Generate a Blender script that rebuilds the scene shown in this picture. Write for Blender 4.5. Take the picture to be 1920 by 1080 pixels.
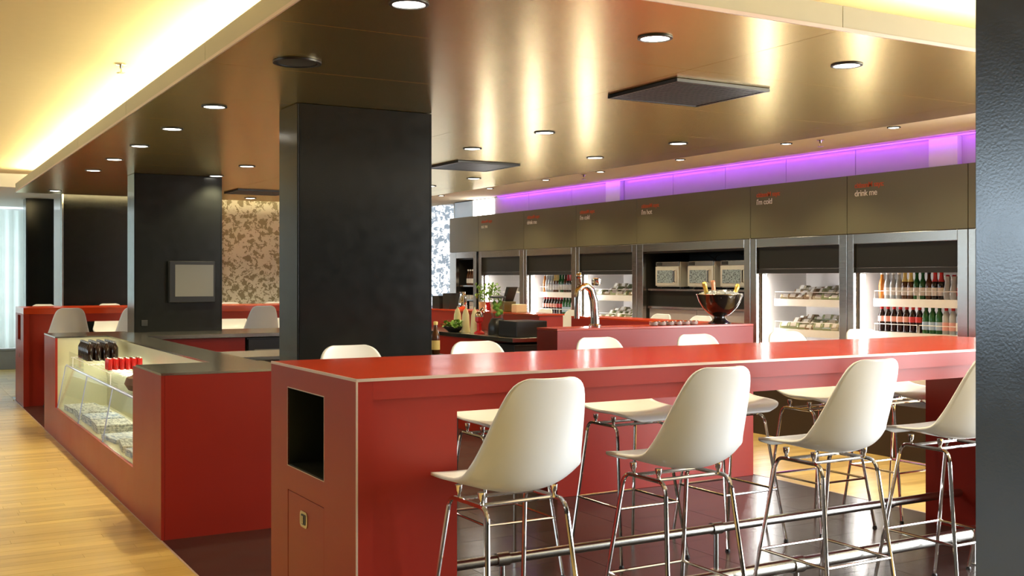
import bpy, bmesh, math, random
from mathutils import Vector, Matrix
random.seed(7)
SC = bpy.context.scene
for o in list(bpy.data.objects): bpy.data.objects.remove(o)
COL = SC.collection
PI = math.pi

# ------------------------------------------------------------------ camera
cd = bpy.data.cameras.new('camera'); cam = bpy.data.objects.new('camera', cd); COL.objects.link(cam)
F_PX = 2049.0; HEAD = math.atan(1170/2049.0)
cd.sensor_width = 36.0; cd.lens = F_PX/1920*36.0
cd.shift_y = -17/1920.0
cd.clip_start = .05; cd.clip_end = 100
cam.location = (0, 0, 1.45); cam.rotation_euler = (PI/2, 0, -HEAD)
SC.camera = cam

# ------------------------------------------------------------------ world, exposure
w = bpy.data.worlds.new('world'); SC.world = w; w.use_nodes = True
bg = w.node_tree.nodes['Background']; bg.inputs[0].default_value = (.80, .90, 1.0, 1); bg.inputs[1].default_value = .8
vs = SC.view_settings; vs.view_transform = 'Standard'; vs.look = 'None'; vs.gamma = 1; vs.use_curve_mapping = False
vs.exposure = 0.0
COVE_E = 110.0      # cove tubes
SPOT_W = 46.0      # downlights
TUBE_E = 42.0      # fridge tubes
WIN_R = 370.0      # daylight through the right hand facade
WIN_L = 75.0       # paler daylight through the left window
FILL_W = 85.0     # added fill lamps out of view, beside the camera
LED_E = 1.0

def area_light(name, loc, rot, sx, sy, power, color):
    l = bpy.data.lights.new(name, 'AREA'); l.shape = 'RECTANGLE'; l.size = sx; l.size_y = sy; l.energy = power; l.color = color
    o = bpy.data.objects.new(name, l); COL.objects.link(o); o.location = loc; o.rotation_euler = rot
    return o

# ------------------------------------------------------------------ materials
def new_mat(name):
    m = bpy.data.materials.new(name); m.use_nodes = True
    nt = m.node_tree; b = nt.nodes['Principled BSDF']
    return m, nt, b
def mat(name, col, rough=.5, metal=0., var=.06, scale=12., bump=0., bscale=60., coat=0., coat_rough=.1, stretch=None, rvar=.05, spec=.5, trans=0., ior=1.45, emis=None, estr=0., sub=0.):
    """procedural: noise-driven colour and roughness variation"""
    m, nt, b = new_mat(name); N = nt.nodes; L = nt.links
    tc = N.new('ShaderNodeTexCoord'); mp = N.new('ShaderNodeMapping')
    if stretch: mp.inputs['Scale'].default_value = stretch
    L.new(tc.outputs['Object'], mp.inputs[0])
    nz = N.new('ShaderNodeTexNoise'); nz.inputs['Scale'].default_value = scale; nz.inputs['Detail'].default_value = 4
    L.new(mp.outputs[0], nz.inputs['Vector'])
    mx = N.new('ShaderNodeMix'); mx.data_type = 'RGBA'
    lo = [max(0, c*(1-var)) for c in col]; hi = [min(1, c*(1+var)) for c in col]
    mx.inputs[6].default_value = (*lo, 1); mx.inputs[7].default_value = (*hi, 1)
    L.new(nz.outputs[0], mx.inputs[0]); L.new(mx.outputs[2], b.inputs['Base Color'])
    mr = N.new('ShaderNodeMapRange'); mr.inputs[3].default_value = max(0, rough-rvar); mr.inputs[4].default_value = min(1, rough+rvar)
    L.new(nz.outputs[0], mr.inputs[0]); L.new(mr.outputs[0], b.inputs['Roughness'])
    b.inputs['Metallic'].default_value = metal
    b.inputs['Specular IOR Level'].default_value = spec
    b.inputs['Coat Weight'].default_value = coat; b.inputs['Coat Roughness'].default_value = coat_rough
    b.inputs['Transmission Weight'].default_value = trans; b.inputs['IOR'].default_value = ior
    if sub: b.inputs['Subsurface Weight'].default_value = sub; b.inputs['Subsurface Radius'].default_value = (.02, .02, .02)
    if emis: b.inputs['Emission Color'].default_value = (*emis, 1); b.inputs['Emission Strength'].default_value = estr
    if bump:
        n2 = N.new('ShaderNodeTexNoise'); n2.inputs['Scale'].default_value = bscale; n2.inputs['Detail'].default_value = 3
        L.new(mp.outputs[0], n2.inputs['Vector'])
        bp = N.new('ShaderNodeBump'); bp.inputs['Strength'].default_value = bump; bp.inputs['Distance'].default_value = .004
        L.new(n2.outputs[0], bp.inputs['Height']); L.new(bp.outputs[0], b.inputs['Normal'])
    return m
def emit(name, col, strength):
    m, nt, b = new_mat(name)
    b.inputs['Base Color'].default_value = (.8, .8, .8, 1)
    b.inputs['Emission Color'].default_value = (*col, 1); b.inputs['Emission Strength'].default_value = strength
    return m
def glass(name, col, rough=.03):
    """thin glass: mostly transparent, glossy at grazing angles"""
    m, nt, b = new_mat(name); N = nt.nodes; L = nt.links
    N.remove(b); out = N['Material Output']
    t = N.new('ShaderNodeBsdfTransparent'); t.inputs[0].default_value = (*col, 1)
    g = N.new('ShaderNodeBsdfGlossy'); g.inputs['Roughness'].default_value = rough
    f = N.new('ShaderNodeFresnel'); f.inputs[0].default_value = 1.5
    mx = N.new('ShaderNodeMixShader'); fm = N.new('ShaderNodeMath'); fm.operation = 'MULTIPLY'; fm.inputs[1].default_value = .3; L.new(f.outputs[0], fm.inputs[0]); L.new(fm.outputs[0], mx.inputs[0]); L.new(t.outputs[0], mx.inputs[1]); L.new(g.outputs[0], mx.inputs[2])
    L.new(mx.outputs[0], out.inputs[0])
    return m

M = {}
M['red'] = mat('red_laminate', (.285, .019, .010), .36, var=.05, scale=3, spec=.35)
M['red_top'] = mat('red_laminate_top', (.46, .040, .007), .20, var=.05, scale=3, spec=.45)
M['edge'] = mat('edge_trim', (.60, .48, .40), .35, .3)
M['black'] = mat('black_lacquer', (.008, .009, .008), .20, var=.2, spec=.4, bump=.03, bscale=180)
M['black_peel'] = mat('black_paint_orange_peel', (.062, .070, .078), .22, .85, var=.12, coat=.3, coat_rough=.2, bump=.08, bscale=150)
M['bronze'] = mat('bronze_ceiling', (.80, .60, .20), .26, 1.0, var=.015, scale=.8, rvar=.004)
M['fascia'] = mat('cove_fascia', (.44, .40, .26), .5, var=.03)
M['plaster'] = mat('ceiling_plaster', (.66, .58, .43), .9, var=.03, spec=.1)
M['wall_grey'] = mat('grey_wall_paint', (.16, .165, .17), .7, var=.03)
M['white'] = mat('white_paint', (.82, .84, .84), .7, var=.02)
M['shell'] = mat('white_plastic', (.76, .80, .82), .30, var=.015, coat=.15, coat_rough=.2)
M['chrome'] = mat('chrome', (.78, .76, .74), .10, 1., var=.03)
M['steel'] = mat('brushed_steel', (.52, .52, .49), .24, 1., var=.12, scale=7, stretch=(14, 1, 14), bump=.03)
M['steel_top'] = mat('steel_worktop', (.42, .41, .36), .20, 1., var=.15, scale=6, stretch=(1, 8, 1))
M['steel_case'] = mat('steel_liner', (.66, .64, .46), .45, .55, var=.05)
M['olive'] = mat('olive_header', (.165, .152, .085), .38, .35, var=.06, scale=4, coat=.2, coat_rough=.3)
M['shutter'] = mat('shutter', (.020, .021, .018), .45, .3)
M['dark'] = mat('dark_grey', (.02, .021, .02), .45)
M['darkbrown'] = mat('dark_brown', (.035, .024, .018), .5)
M['fridge_in'] = mat('fridge_liner', (.72, .70, .68), .38, .25, var=.04)
M['tile'] = mat('dark_tile', (.045, .031, .028), .22, var=.35, scale=5, bump=.04, bscale=40)
M['grout'] = mat('grout', (.02, .017, .015), .8)
M['white_lens'] = emit('lamp_lens', (1., .93, .78), 14.)
M['cove'] = emit('cove_tube', (1., .80, .38), COVE_E)
M['tube'] = emit('fluorescent_tube', (1., .96, .93), TUBE_E)
M['led'] = emit('violet_led', (.22, .04, .75), LED_E)
M['glass'] = glass('clear_glass', (.97, .98, .98))
M['glass_edge'] = mat('glass_edge', (.55, .60, .95), .2, var=.1, trans=.4, spec=.6)
M['black_plastic'] = mat('black_plastic', (.012, .012, .012), .35)
M['screen'] = mat('grey_screen', (.20, .20, .18), .22, .2, var=.04, scale=2)
M['cream'] = mat('cream_plastic', (.82, .74, .42), .45)
M['wire'] = mat('white_wire', (.86, .86, .85), .35)
M['orange_txt'] = mat('orange_print', (.60, .10, .02), .5)
M['white_txt'] = mat('white_print', (.85, .83, .70), .5, emis=(.85, .83, .70), estr=0.)
M['purple_wall'] = mat('pale_panel', (.62, .54, .58), .25, var=.03, coat=.4, coat_rough=.1)
M['green'] = mat('leaf_green', (.16, .32, .04), .5, var=.3, scale=30)
M['red_plastic'] = mat('red_plastic', (.60, .02, .02), .3)
M['grey'] = mat('mid_grey', (.30, .30, .29), .6)
M['ice'] = mat('ice', (.86, .90, .90), .15, var=.05, trans=.5, ior=1.31)
M['gold'] = mat('gold_foil', (.80, .60, .16), .3, .8, bump=.3, bscale=150)
M['pinkfoil'] = mat('pink_foil', (.70, .33, .20), .35, .5)
M['bread'] = mat('brown_bread', (.10, .045, .02), .7, var=.4, scale=25, bump=.4)

def wood_mat():
    m, nt, b = new_mat('oak_planks'); N = nt.nodes; L = nt.links
    at = N.new('ShaderNodeAttribute'); at.attribute_name = 'tone'
    tc = N.new('ShaderNodeTexCoord'); mp = N.new('ShaderNodeMapping'); mp.inputs['Scale'].default_value = (1.6, 26, 1)
    L.new(tc.outputs['Object'], mp.inputs[0])
    nz = N.new('ShaderNodeTexNoise'); nz.inputs['Scale'].default_value = 3; nz.inputs['Detail'].default_value = 6
    L.new(mp.outputs[0], nz.inputs['Vector'])
    ad = N.new('ShaderNodeMath'); ad.operation = 'MULTIPLY_ADD'; ad.inputs[1].default_value = .6
    L.new(nz.outputs[0], ad.inputs[0]); 
    ml = N.new('ShaderNodeMath'); ml.operation = 'MULTIPLY'; ml.inputs[1].default_value = .5; L.new(at.outputs['Fac'], ml.inputs[0])
    L.new(ml.outputs[0], ad.inputs[2])
    cr = N.new('ShaderNodeValToRGB'); cr.color_ramp.elements[0].color = (.43, .27, .07, 1); cr.color_ramp.elements[1].color = (.72, .52, .17, 1)
    cr.color_ramp.elements[0].position = .1; cr.color_ramp.elements[1].position = .9
    L.new(ad.outputs[0], cr.inputs[0]); L.new(cr.outputs[0], b.inputs['Base Color'])
    b.inputs['Roughness'].default_value = .33
    return m
M['oak'] = wood_mat()
def crowd_mat(lit=False):
    """two-tone stencil print"""
    m, nt, b = new_mat('crowd_wallpaper'); N = nt.nodes; L = nt.links
    tc = N.new('ShaderNodeTexCoord')
    nz = N.new('ShaderNodeTexNoise'); nz.inputs['Scale'].default_value = 10; nz.inputs['Detail'].default_value = 7; nz.inputs['Distortion'].default_value = 1.6
    L.new(tc.outputs['Object'], nz.inputs['Vector'])
    vo = N.new('ShaderNodeTexVoronoi'); vo.inputs['Scale'].default_value = 11; L.new(tc.outputs['Object'], vo.inputs['Vector'])
    n3 = N.new('ShaderNodeTexNoise'); n3.inputs['Scale'].default_value = 28; n3.inputs['Detail'].default_value = 3; n3.inputs['Distortion'].default_value = 2
    L.new(tc.outputs['Object'], n3.inputs['Vector'])
    a = N.new('ShaderNodeMath'); a.operation = 'MULTIPLY_ADD'; a.inputs[1].default_value = .35; L.new(vo.outputs['Distance'], a.inputs[0]); L.new(nz.outputs[0], a.inputs[2])
    a2 = N.new('ShaderNodeMath'); a2.operation = 'MULTIPLY_ADD'; a2.inputs[1].default_value = .55; L.new(n3.outputs[0], a2.inputs[0]); L.new(a.outputs[0], a2.inputs[2])
    cr = N.new('ShaderNodeValToRGB'); e = cr.color_ramp.elements
    e[0].position = .93; e[0].color = (.20, .18, .12, 1); e[1].position = .96; e[1].color = (.56, .56, .50, 1)
    L.new(a2.outputs[0], cr.inputs[0]); L.new(cr.outputs[0], b.inputs['Base Color']); b.inputs['Roughness'].default_value = .7
    if lit:
        L.new(cr.outputs[0], b.inputs['Emission Color']); b.inputs['Emission Strength'].default_value = 1.5; e[0].color = (.22, .27, .32, 1); e[1].color = (.9, .95, 1., 1)
    return m
def sheer_mat():
    m, nt, b = new_mat('sheer_curtain'); N = nt.nodes; L = nt.links
    tc = N.new('ShaderNodeTexCoord'); nz = N.new('ShaderNodeTexNoise'); nz.inputs['Scale'].default_value = 3; L.new(tc.outputs['Object'], nz.inputs['Vector'])
    cr = N.new('ShaderNodeValToRGB'); cr.color_ramp.elements[0].color = (.74, .80, .78, 1); cr.color_ramp.elements[1].color = (.86, .90, .88, 1); L.new(nz.outputs[0], cr.inputs[0])
    L.new(cr.outputs[0], b.inputs['Base Color']); b.inputs['Roughness'].default_value = .9
    tr = N.new('ShaderNodeBsdfTranslucent'); L.new(cr.outputs[0], tr.inputs[0])
    mx = N.new('ShaderNodeMixShader'); mx.inputs[0].default_value = .6; L.new(b.outputs[0], mx.inputs[1]); L.new(tr.outputs[0], mx.inputs[2]); L.new(mx.outputs[0], N['Material Output'].inputs[0])
    return m
M['crowd'] = crowd_mat()
def print_mat(name, paper, ink, sc=(60, 14, 60), thr=.52):
    m, nt, b = new_mat(name); N = nt.nodes; L = nt.links
    tc = N.new('ShaderNodeTexCoord'); mp = N.new('ShaderNodeMapping'); mp.inputs['Scale'].default_value = sc; L.new(tc.outputs['Object'], mp.inputs[0])
    nz = N.new('ShaderNodeTexNoise'); nz.inputs['Scale'].default_value = 1.; nz.inputs['Detail'].default_value = 2; L.new(mp.outputs[0], nz.inputs['Vector'])
    cr = N.new('ShaderNodeValToRGB'); e = cr.color_ramp.elements; e[0].position = thr-.04; e[0].color = (*paper, 1); e[1].position = thr+.04; e[1].color = (*ink, 1)
    L.new(nz.outputs[0], cr.inputs[0]); L.new(cr.outputs[0], b.inputs['Base Color']); b.inputs['Roughness'].default_value = .6
    return m
M['news'] = print_mat('newsprint', (.62, .63, .58), (.22, .24, .25))
M['news_blue'] = print_mat('newsprint_blue', (.60, .64, .66), (.16, .24, .40))
M['speckle'] = print_mat('oven_mesh_glass', (.30, .38, .42), (.05, .07, .08), (90, 90, 90), .55)

# ------------------------------------------------------------------ mesh builder
def worigin(o):
    v = Vector((0, 0, 0))
    while o: v = v + o.location; o = o.parent
    return v
class MB:
    def __init__(s): s.v = []; s.f = []
    def box(s, x0, x1, y0, y1, z0, z1):
        n = len(s.v)
        s.v += [(x0,y0,z0),(x1,y0,z0),(x1,y1,z0),(x0,y1,z0),(x0,y0,z1),(x1,y0,z1),(x1,y1,z1),(x0,y1,z1)]
        s.f += [tuple(n+i for i in q) for q in ((0,3,2,1),(4,5,6,7),(0,1,5,4),(1,2,6,5),(2,3,7,6),(3,0,4,7))]
        return s
    def tube(s, pts, r, n=10, caps=True):
        pts = [Vector(p) for p in pts]; k0 = len(s.v); m = len(pts)
        rr = r if isinstance(r, (list, tuple)) else [r]*m
        prev = None
        for i, p in enumerate(pts):
            t = (pts[min(i+1, m-1)]-pts[max(i-1, 0)]).normalized()
            if prev is None:
                a = t.orthogonal().normalized()
            else:
                a = (prev - t*prev.dot(t)).normalized()
            prev = a; b = t.cross(a)
            for j in range(n):
                th = 2*PI*j/n; s.v.append(tuple(p+(a*math.cos(th)+b*math.sin(th))*rr[i]))
        for i in range(m-1):
            for j in range(n):
                s.f.append((k0+i*n+j, k0+i*n+(j+1)%n, k0+(i+1)*n+(j+1)%n, k0+(i+1)*n+j))
        if caps:
            s.f.append(tuple(k0+j for j in reversed(range(n)))); s.f.append(tuple(k0+(m-1)*n+j for j in range(n)))
        return s
    def lathe(s, prof, c=(0, 0, 0), n=16):
        k0 = len(s.v); m = len(prof)
        for r, z in prof:
            for j in range(n):
                th = 2*PI*j/n; s.v.append((c[0]+r*math.cos(th), c[1]+r*math.sin(th), c[2]+z))
        for i in range(m-1):
            for j in range(n):
                s.f.append((k0+i*n+j, k0+i*n+(j+1)%n, k0+(i+1)*n+(j+1)%n, k0+(i+1)*n+j))
        s.f.append(tuple(k0+j for j in reversed(range(n)))); s.f.append(tuple(k0+(m-1)*n+j for j in range(n)))
        return s
    def prism(s, pts, axis, a, b):
        """polygon pts extruded from a to b along axis 'x','y','z'"""
        def mk(p, q):
            return {'x': (q, p[0], p[1]), 'y': (p[0], q, p[1]), 'z': (p[0], p[1], q)}[axis]
        k = len(s.v); n = len(pts)
        s.v += [mk(p, a) for p in pts]+[mk(p, b) for p in pts]
        s.f += [tuple(k+i for i in reversed(range(n))), tuple(k+n+i for i in range(n))]
        s.f += [(k+i, k+(i+1)%n, k+n+(i+1)%n, k+n+i) for i in range(n)]
        return s
    def build(s, name, m, parent=None, smooth=False, bevel=0., top=None, fixn=True):
        v = s.v
        loc = Vector((0, 0, 0))
        if parent is not None:
            off = worigin(parent)
        else:
            xs = [p[0] for p in v]; ys = [p[1] for p in v]; zs = [p[2] for p in v]
            off = Vector(((min(xs)+max(xs))/2, (min(ys)+max(ys))/2, min(zs))); loc = off
        me = bpy.data.meshes.new(name); me.from_pydata([(p[0]-off.x, p[1]-off.y, p[2]-off.z) for p in v], [], s.f)
        if fixn:
            bm = bmesh.new(); bm.from_mesh(me); bmesh.ops.recalc_face_normals(bm, faces=bm.faces); bm.to_mesh(me); bm.free()
        me.materials.append(M[m] if isinstance(m, str) else m)
        if smooth:
            me.polygons.foreach_set('use_smooth', [True]*len(me.polygons))
            me.set_sharp_from_angle(angle=math.radians(40))
        o = bpy.data.objects.new(name, me); COL.objects.link(o); o.location = loc; o.parent = parent
        if bevel:
            md = o.modifiers.new('bevel', 'BEVEL'); md.width = bevel; md.segments = 2; md.limit_method = 'ANGLE'
        return o
def B(*a): return MB().box(*a)
def tag(o, label=None, cat=None, group=None, kind=None):
    if label: o['label'] = label
    if cat: o['category'] = cat
    if group: o['group'] = group
    if kind: o['kind'] = kind
    return o
def thing(name, loc, label, cat, group=None):
    o = bpy.data.objects.new(name, None); COL.objects.link(o); o.location = loc; o.empty_display_size = .1
    return tag(o, label, cat, group)
def copy_tree(o, parent=None):
    c = o.copy(); COL.objects.link(c); c.parent = parent
    for ch in list(o.children): copy_tree(ch, c)
    return c
def place(proto, used, loc, rz, label, group=None):
    """first call moves the prototype itself, later calls copy it"""
    if proto.name not in used: used.add(proto.name); o = proto
    else: o = copy_tree(proto)
    o.location = loc; o.rotation_euler = (0, 0, rz); o['label'] = label
    if group: o['group'] = group
    return o
USED = set()
ORD = ['first', 'second', 'third', 'fourth', 'fifth', 'sixth', 'seventh', 'eighth', 'ninth', 'tenth', 'eleventh', 'twelfth', 'thirteenth', 'fourteenth', 'fifteenth', 'sixteenth']

# ================================================================== SETTING
ZC = 2.49           # bronze canopy underside
XW = 7.08           # refrigerator wall front
# ---- floor
fl = B(-7.0, 7.9, -4.2, 20.2, -.12, -.012).build('floor', 'grout'); tag(fl, 'oak strip floor with a dark tiled island under the tables', kind='structure')
pm = MB(); tones = []
def planks(x0, x1, y0, y1, wd=.085):
    y = y0
    while y < y1-.01:
        x = x0 - random.random()*.8
        while x < x1:
            ln = random.uniform(.7, 1.3); a = max(x, x0); b = min(x+ln, x1)
            if b-a > .02:
                dz = random.uniform(-.0004, .0004)
                pm.box(a+.0006, b-.0006, y+.0006, min(y+wd, y1)-.0006, -.012, dz); tones.append(random.random())
            x += ln
        y += wd
planks(-1.5, 1.310, 4.0, 20.0); planks(5.586, 7.10, 1.8, 15.25)
planks(-6.9, -1.5, 3.0, 20.0, .4); planks(-6.9, 5.58, -4.1, 1.9, .4); planks(-1.5, 1.31, 1.9, 4.0); planks(1.31, 5.58, 14.42, 15.3)
planks(1.31, 3.2, 15.3, 20, .2)
pk = pm.build('oak_plank', 'oak', fl); tag(pk, 'light oak floor strips', kind='stuff')
at = pk.data.attributes.new('tone', 'FLOAT', 'FACE')
vals = []
for t in tones: vals += [t]*6
at.data.foreach_set('value', vals)
tile_me = None
NX = 7; tw = (5.578-1.318)/NX; y = 5.957-.3*13; n = 0
while y < 14.40:
    for i in range(NX):
        x = 1.318+tw*i
        if tile_me is None:
            o = B(-tw/2+.0015, tw/2-.0015, -.1485, .1485, -.012, 0).build('tile', 'tile', fl, bevel=.001); tile_me = o.data
            o.location = (x+tw/2-fl.location.x, y+.15-fl.location.y, -fl.location.z); 
            base_tile = o
        else:
            o = bpy.data.objects.new('tile', tile_me); COL.objects.link(o); o.parent = fl
            o.location = (x+tw/2-fl.location.x, y+.15-fl.location.y, -fl.location.z)
        n += 1
    y += .3
# fix first tile mesh offset (built in parent space)
me = tile_me
offv = worigin(fl)
for v in me.vertices: v.co += offv
tr = B(1.308, 1.318, 1.9, 14.42, -.01, .002).build('trim_1', 'edge'); tag(tr, 'thin metal strip between oak floor and dark tiles', kind='structure')
tr = B(5.578, 5.588, 1.9, 14.42, -.01, .002).build('trim_2', 'edge'); tag(tr, 'thin metal strip at the far side of the dark tiles', kind='structure')

# ---- upper ceiling and its lower part beyond
UZ = 2.77
o = B(-7.0, 7.9, -4.2, 15.0, UZ, UZ+.12).build('ceiling', 'plaster'); tag(o, 'cream upper ceiling washed by cove light', kind='structure')
o = B(-7.0, 7.9, 15.0, 20.2, 2.60, UZ+.12).build('ceiling', 'white'); tag(o, 'lower white ceiling at the far end', kind='structure')
# ---- bronze canopy
CX0, CX1, CY0, CY1 = 1.33, 5.92, 3.29, 14.37
can = B(CX0+.03, CX1-.0, CY0+.03, CY1-.03, ZC+.012, ZC+.09).build('ceiling', 'dark'); tag(can, 'dropped bronze panelled canopy over the bar', kind='structure')
xs = [CX0, 3.46, 5.59, CX1]; ys = [CY0] + [4.28+1.005*i for i in range(10)] + [CY1]
for i in range(len(xs)-1):
    for j in range(len(ys)-1):
        B(xs[i]+.002, xs[i+1]-.002, ys[j]+.002, ys[j+1]-.002, ZC, ZC+.012).build('ceiling_panel', 'bronze', can)
yy = CY0
while yy < CY1-.05:
    ye = min(yy+2.03, CY1)
    MB().box(CX0, CX0+.02, yy+.002, ye-.002, ZC+.013, ZC+.105).build('fascia_panel', 'fascia', can); yy = ye
xx = CX0+.02
for xe in (3.475, 5.6, 7.2):
    B(xx+.002, xe-.002, CY0, CY0+.02, ZC+.013, ZC+.105).build('fascia_panel', 'fascia', can); xx = xe
B(CX0, CX1, CY1-.02, CY1, ZC+.013, ZC+.105).build('fascia_panel', 'fascia', can)
B(CX0-.004, CX0+.004, CY0, CY1, ZC-.002, ZC+.013).build('edge_trim', 'edge', can)
B(CX0, 7.2, CY0-.004, CY0+.004, ZC-.002, ZC+.013).build('edge_trim', 'edge', can)
# ---- plaster ceiling strip in front of the refrigerators
o = B(CX1+.003, 7.26, CY0+.021, 15.28, 2.565, 2.60).build('ceiling', 'plaster'); tag(o, 'cream plaster ceiling strip in front of the refrigerator wall', kind='structure')
# ---- walls
o = B(2.02, 6.3, 15.30, 15.42, 0, UZ).build('wall_end', 'crowd'); tag(o, 'wall papered with a beige crowd print', kind='structure')
o = B(7.80, 7.92, 3.97, 15.42, 0, UZ).build('wall_right', 'dark'); tag(o, 'dark wall behind the refrigerators', kind='structure')
m = MB().box(-7.0, -.6, 19.7, 19.8, 0, 2.6).box(1.95, 3.2, 19.7, 19.8, 0, 2.6).box(-.6, 1.95, 19.7, 19.8, 0, .35).box(-.6, 1.95, 19.7, 19.8, 2.52, 2.6)
o = m.build('wall_far', 'white'); tag(o, 'white wall at the end of the passage', kind='structure')
o = B(3.1, 3.2, 15.42, 19.8, 0, 2.60).build('wall_passage', 'white'); tag(o, 'pale passage wall behind the dark panel', kind='structure')
bp = B(1.985, 4.05, 15.255, 15.295, 0, 2.77).build('wall_panel', 'black'); tag(bp, 'glossy black wall panel beside the crowd wallpaper', kind='structure')
B(1.965, 1.984, 15.245, 15.42, 0, 2.60).build('steel_edge', 'steel', bp)
o = B(6.31, 7.9, 15.32, 15.36, 0, UZ).build('window_3', crowd_mat(True)); tag(o, 'bright daylit window printed with the crowd pattern', kind='structure')
# back and left walls with window openings (out of view, they let the daylight in)
def window_wall(name, along, const, a0, a1, openings, z0, z1, lab):
    m = MB(); t = .12; xs = [a0]
    for (p, q) in openings: xs += [p, q]
    xs.append(a1)
    def bx(p, q, zz0, zz1):
        if along == 'x': m.box(p, q, const-t, const, zz0, zz1)
        else: m.box(const-t, const, p, q, zz0, zz1)
    for i in range(0, len(xs), 2): bx(xs[i], xs[i+1], 0, UZ)
    for (p, q) in openings: bx(p, q, 0, z0); bx(p, q, z1, UZ)
    return tag(m.build(name, 'wall_grey'), lab, kind='structure')
o = B(-6.9, 7.8, -4.17, -4.05, 0, UZ).build('wall_back', 'dark'); tag(o, 'grey wall behind the camera', kind='structure')
window_wall('wall_facade', 'y', 7.80, -4.05, 3.95, [(-1.1, 1.2), (1.4, 3.7)], .15, 2.6, 'glazed facade wall to the right of the camera')
window_wall('wall_left', 'y', -6.85, -4.05, 19.8, [(6.2, 9.4), (12, 17)], 1.3, 2.65, 'white wall with two windows on the left')
for p, q in ((-1.1, 1.2), (1.4, 3.7)):
    area_light('daylight_window', (7.85, (p+q)/2, 1.38), (PI/2, 0, PI/2), q-p, 2.4, WIN_R, (.95, .98, 1.0))
for p, q in ((6.2, 9.4), (12, 17)):
    area_light('daylight_window', (-6.95, (p+q)/2, 1.97), (PI/2, 0, -PI/2), q-p, 1.35, WIN_L*(1.9 if q < 10 else 1.2), (.80, .92, 1.0))

# ---- columns
def column(x0, x1, y0, y1, z1, m, lab, name='column'):
    t = thing(name, ((x0+x1)/2, (y0+y1)/2, 0), lab, 'column')
    B(x0+.012, x1-.012, y0, y0+.012, 0, z1).build('face_panel', m, t, bevel=.002)
    B(x0+.012, x1-.012, y1-.012, y1, 0, z1).build('face_panel', m, t, bevel=.002)
    B(x0, x0+.011, y0+.002, y1-.002, 0, z1).build('side_panel', m, t, bevel=.002)
    B(x1-.011, x1, y0+.002, y1-.002, 0, z1).build('side_panel', m, t, bevel=.002)
    B(x0+.011, x1-.011, y0+.012, y1-.012, 0, z1).build('core', 'dark', t)
    return t
column(2.095, 2.972, 6.222, 6.565, ZC-.002, 'black', 'tall glossy black column rising behind the nearest red table')
c2 = column(2.098, 2.960, 11.15, 11.50, ZC-.002, 'black', 'black column carrying the small grey screen')
column(2.10, 2.98, 1.27, 1.602, UZ-.002, 'black_peel', 'dark pillar with orange peel paint at the right edge of the picture')
column(1.70, 2.07, 16.9, 17.25, 2.598, 'black', 'far black column past the red table at the left')

# ================================================================== LAMPS ON THE CEILING
def downlight_proto(r, depth=.03, lens='white_lens'):
    t = thing('downlight', (0, 0, 0), 'x', 'downlight')
    MB().lathe([(r*1.22, 0), (r*1.22, -.006), (r*1.02, -.008), (r*1.0, -.002), (r*1.0, 0)], n=28).build('trim_ring', 'dark', t, smooth=True)
    MB().lathe([(r*.985, -.001), (r*.985, -.004), (r*.6, -.007), (.001, -.008)], n=28).build('lens', lens, t, smooth=True)
    return t
dl = downlight_proto(.062)
def spot(loc, power, size=2.2, col=(1., .84, .52), par=None):
    l = bpy.data.lights.new('downlight_lamp', 'SPOT'); l.energy = power; l.spot_size = size; l.spot_blend = .6; l.color = col; l.shadow_soft_size = .05
    o = bpy.data.objects.new('downlight_lamp', l); COL.objects.link(o)
    if par: o.parent = par; o.location = (0, 0, -.02)
    else: o.location = loc
    return o
rows = [(1.705, [3.77, 6.60, 7.72, 8.84, 9.94, 11.05, 13.82], 'the row above the steel counter'),
        (2.868, [3.78, 9.94, 11.03, 13.85], 'the row in line with the black columns'),
        (4.04, [3.80, 6.61, 7.71, 11.05, 13.85], 'the row over the middle of the bar'),
        (5.25, [3.80, 6.63, 7.76, 9.99, 11.05, 13.85], 'the row nearest the refrigerator wall')]
for X, Ys, rn in rows:
    for k, Y in enumerate(Ys):
        o = place(dl, USED, (X, Y, ZC-.001), 0, 'round downlight, %s from the camera in %s' % (ORD[k], rn), 'downlights in the bronze canopy')
        spot(None, SPOT_W, par=o)
dl2 = downlight_proto(.04); dl2.name = 'small_downlight'
for k, Y in enumerate([5.35, 6.41, 7.74, 9.0, 10.04, 11.3, 12.6]):
    o = place(dl2, USED, (6.41, Y*1.042, 2.564), 0, 'small downlight in the cream ceiling strip, %s from the camera' % ORD[k], 'downlights by the refrigerators')
    spot(None, SPOT_W*.6, par=o)
dl3 = downlight_proto(.07); dl3.name = 'fill_downlight'  # unseen fill lamps, added to brighten the backs of the stools
for k, (X, Y) in enumerate(((-.6, .9), (.9, .9), (2.4, .7), (4.0, .9), (5.6, .9), (.9, -.9), (3.2, -.9))):
    o = place(dl3, USED, (X, Y, UZ-.001), 0, 'added fill lamp in the cream ceiling, out of view, number %s from the left rear' % ORD[k], 'added fill lamps outside the bar')
    spot(None, FILL_W, 1.9, (.92, .98, 1.), par=o)
# round speaker
t = thing('ceiling_speaker', (1.70, 5.05, ZC-.012), 'round dark speaker grille set in the ceiling left of the black column', 'speaker')
MB().lathe([(.115, .011), (.115, .002), (.105, 0), (.095, .003), (.095, .011)], (1.70, 5.05, ZC-.012), 32).build('rim', 'black_plastic', t, smooth=True)
MB().lathe([(.092, .011), (.092, .005), (.03, .003), (.001, .003)], (1.70, 5.05, ZC-.012), 32).build('grille', 'dark', t, smooth=True)
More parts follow.
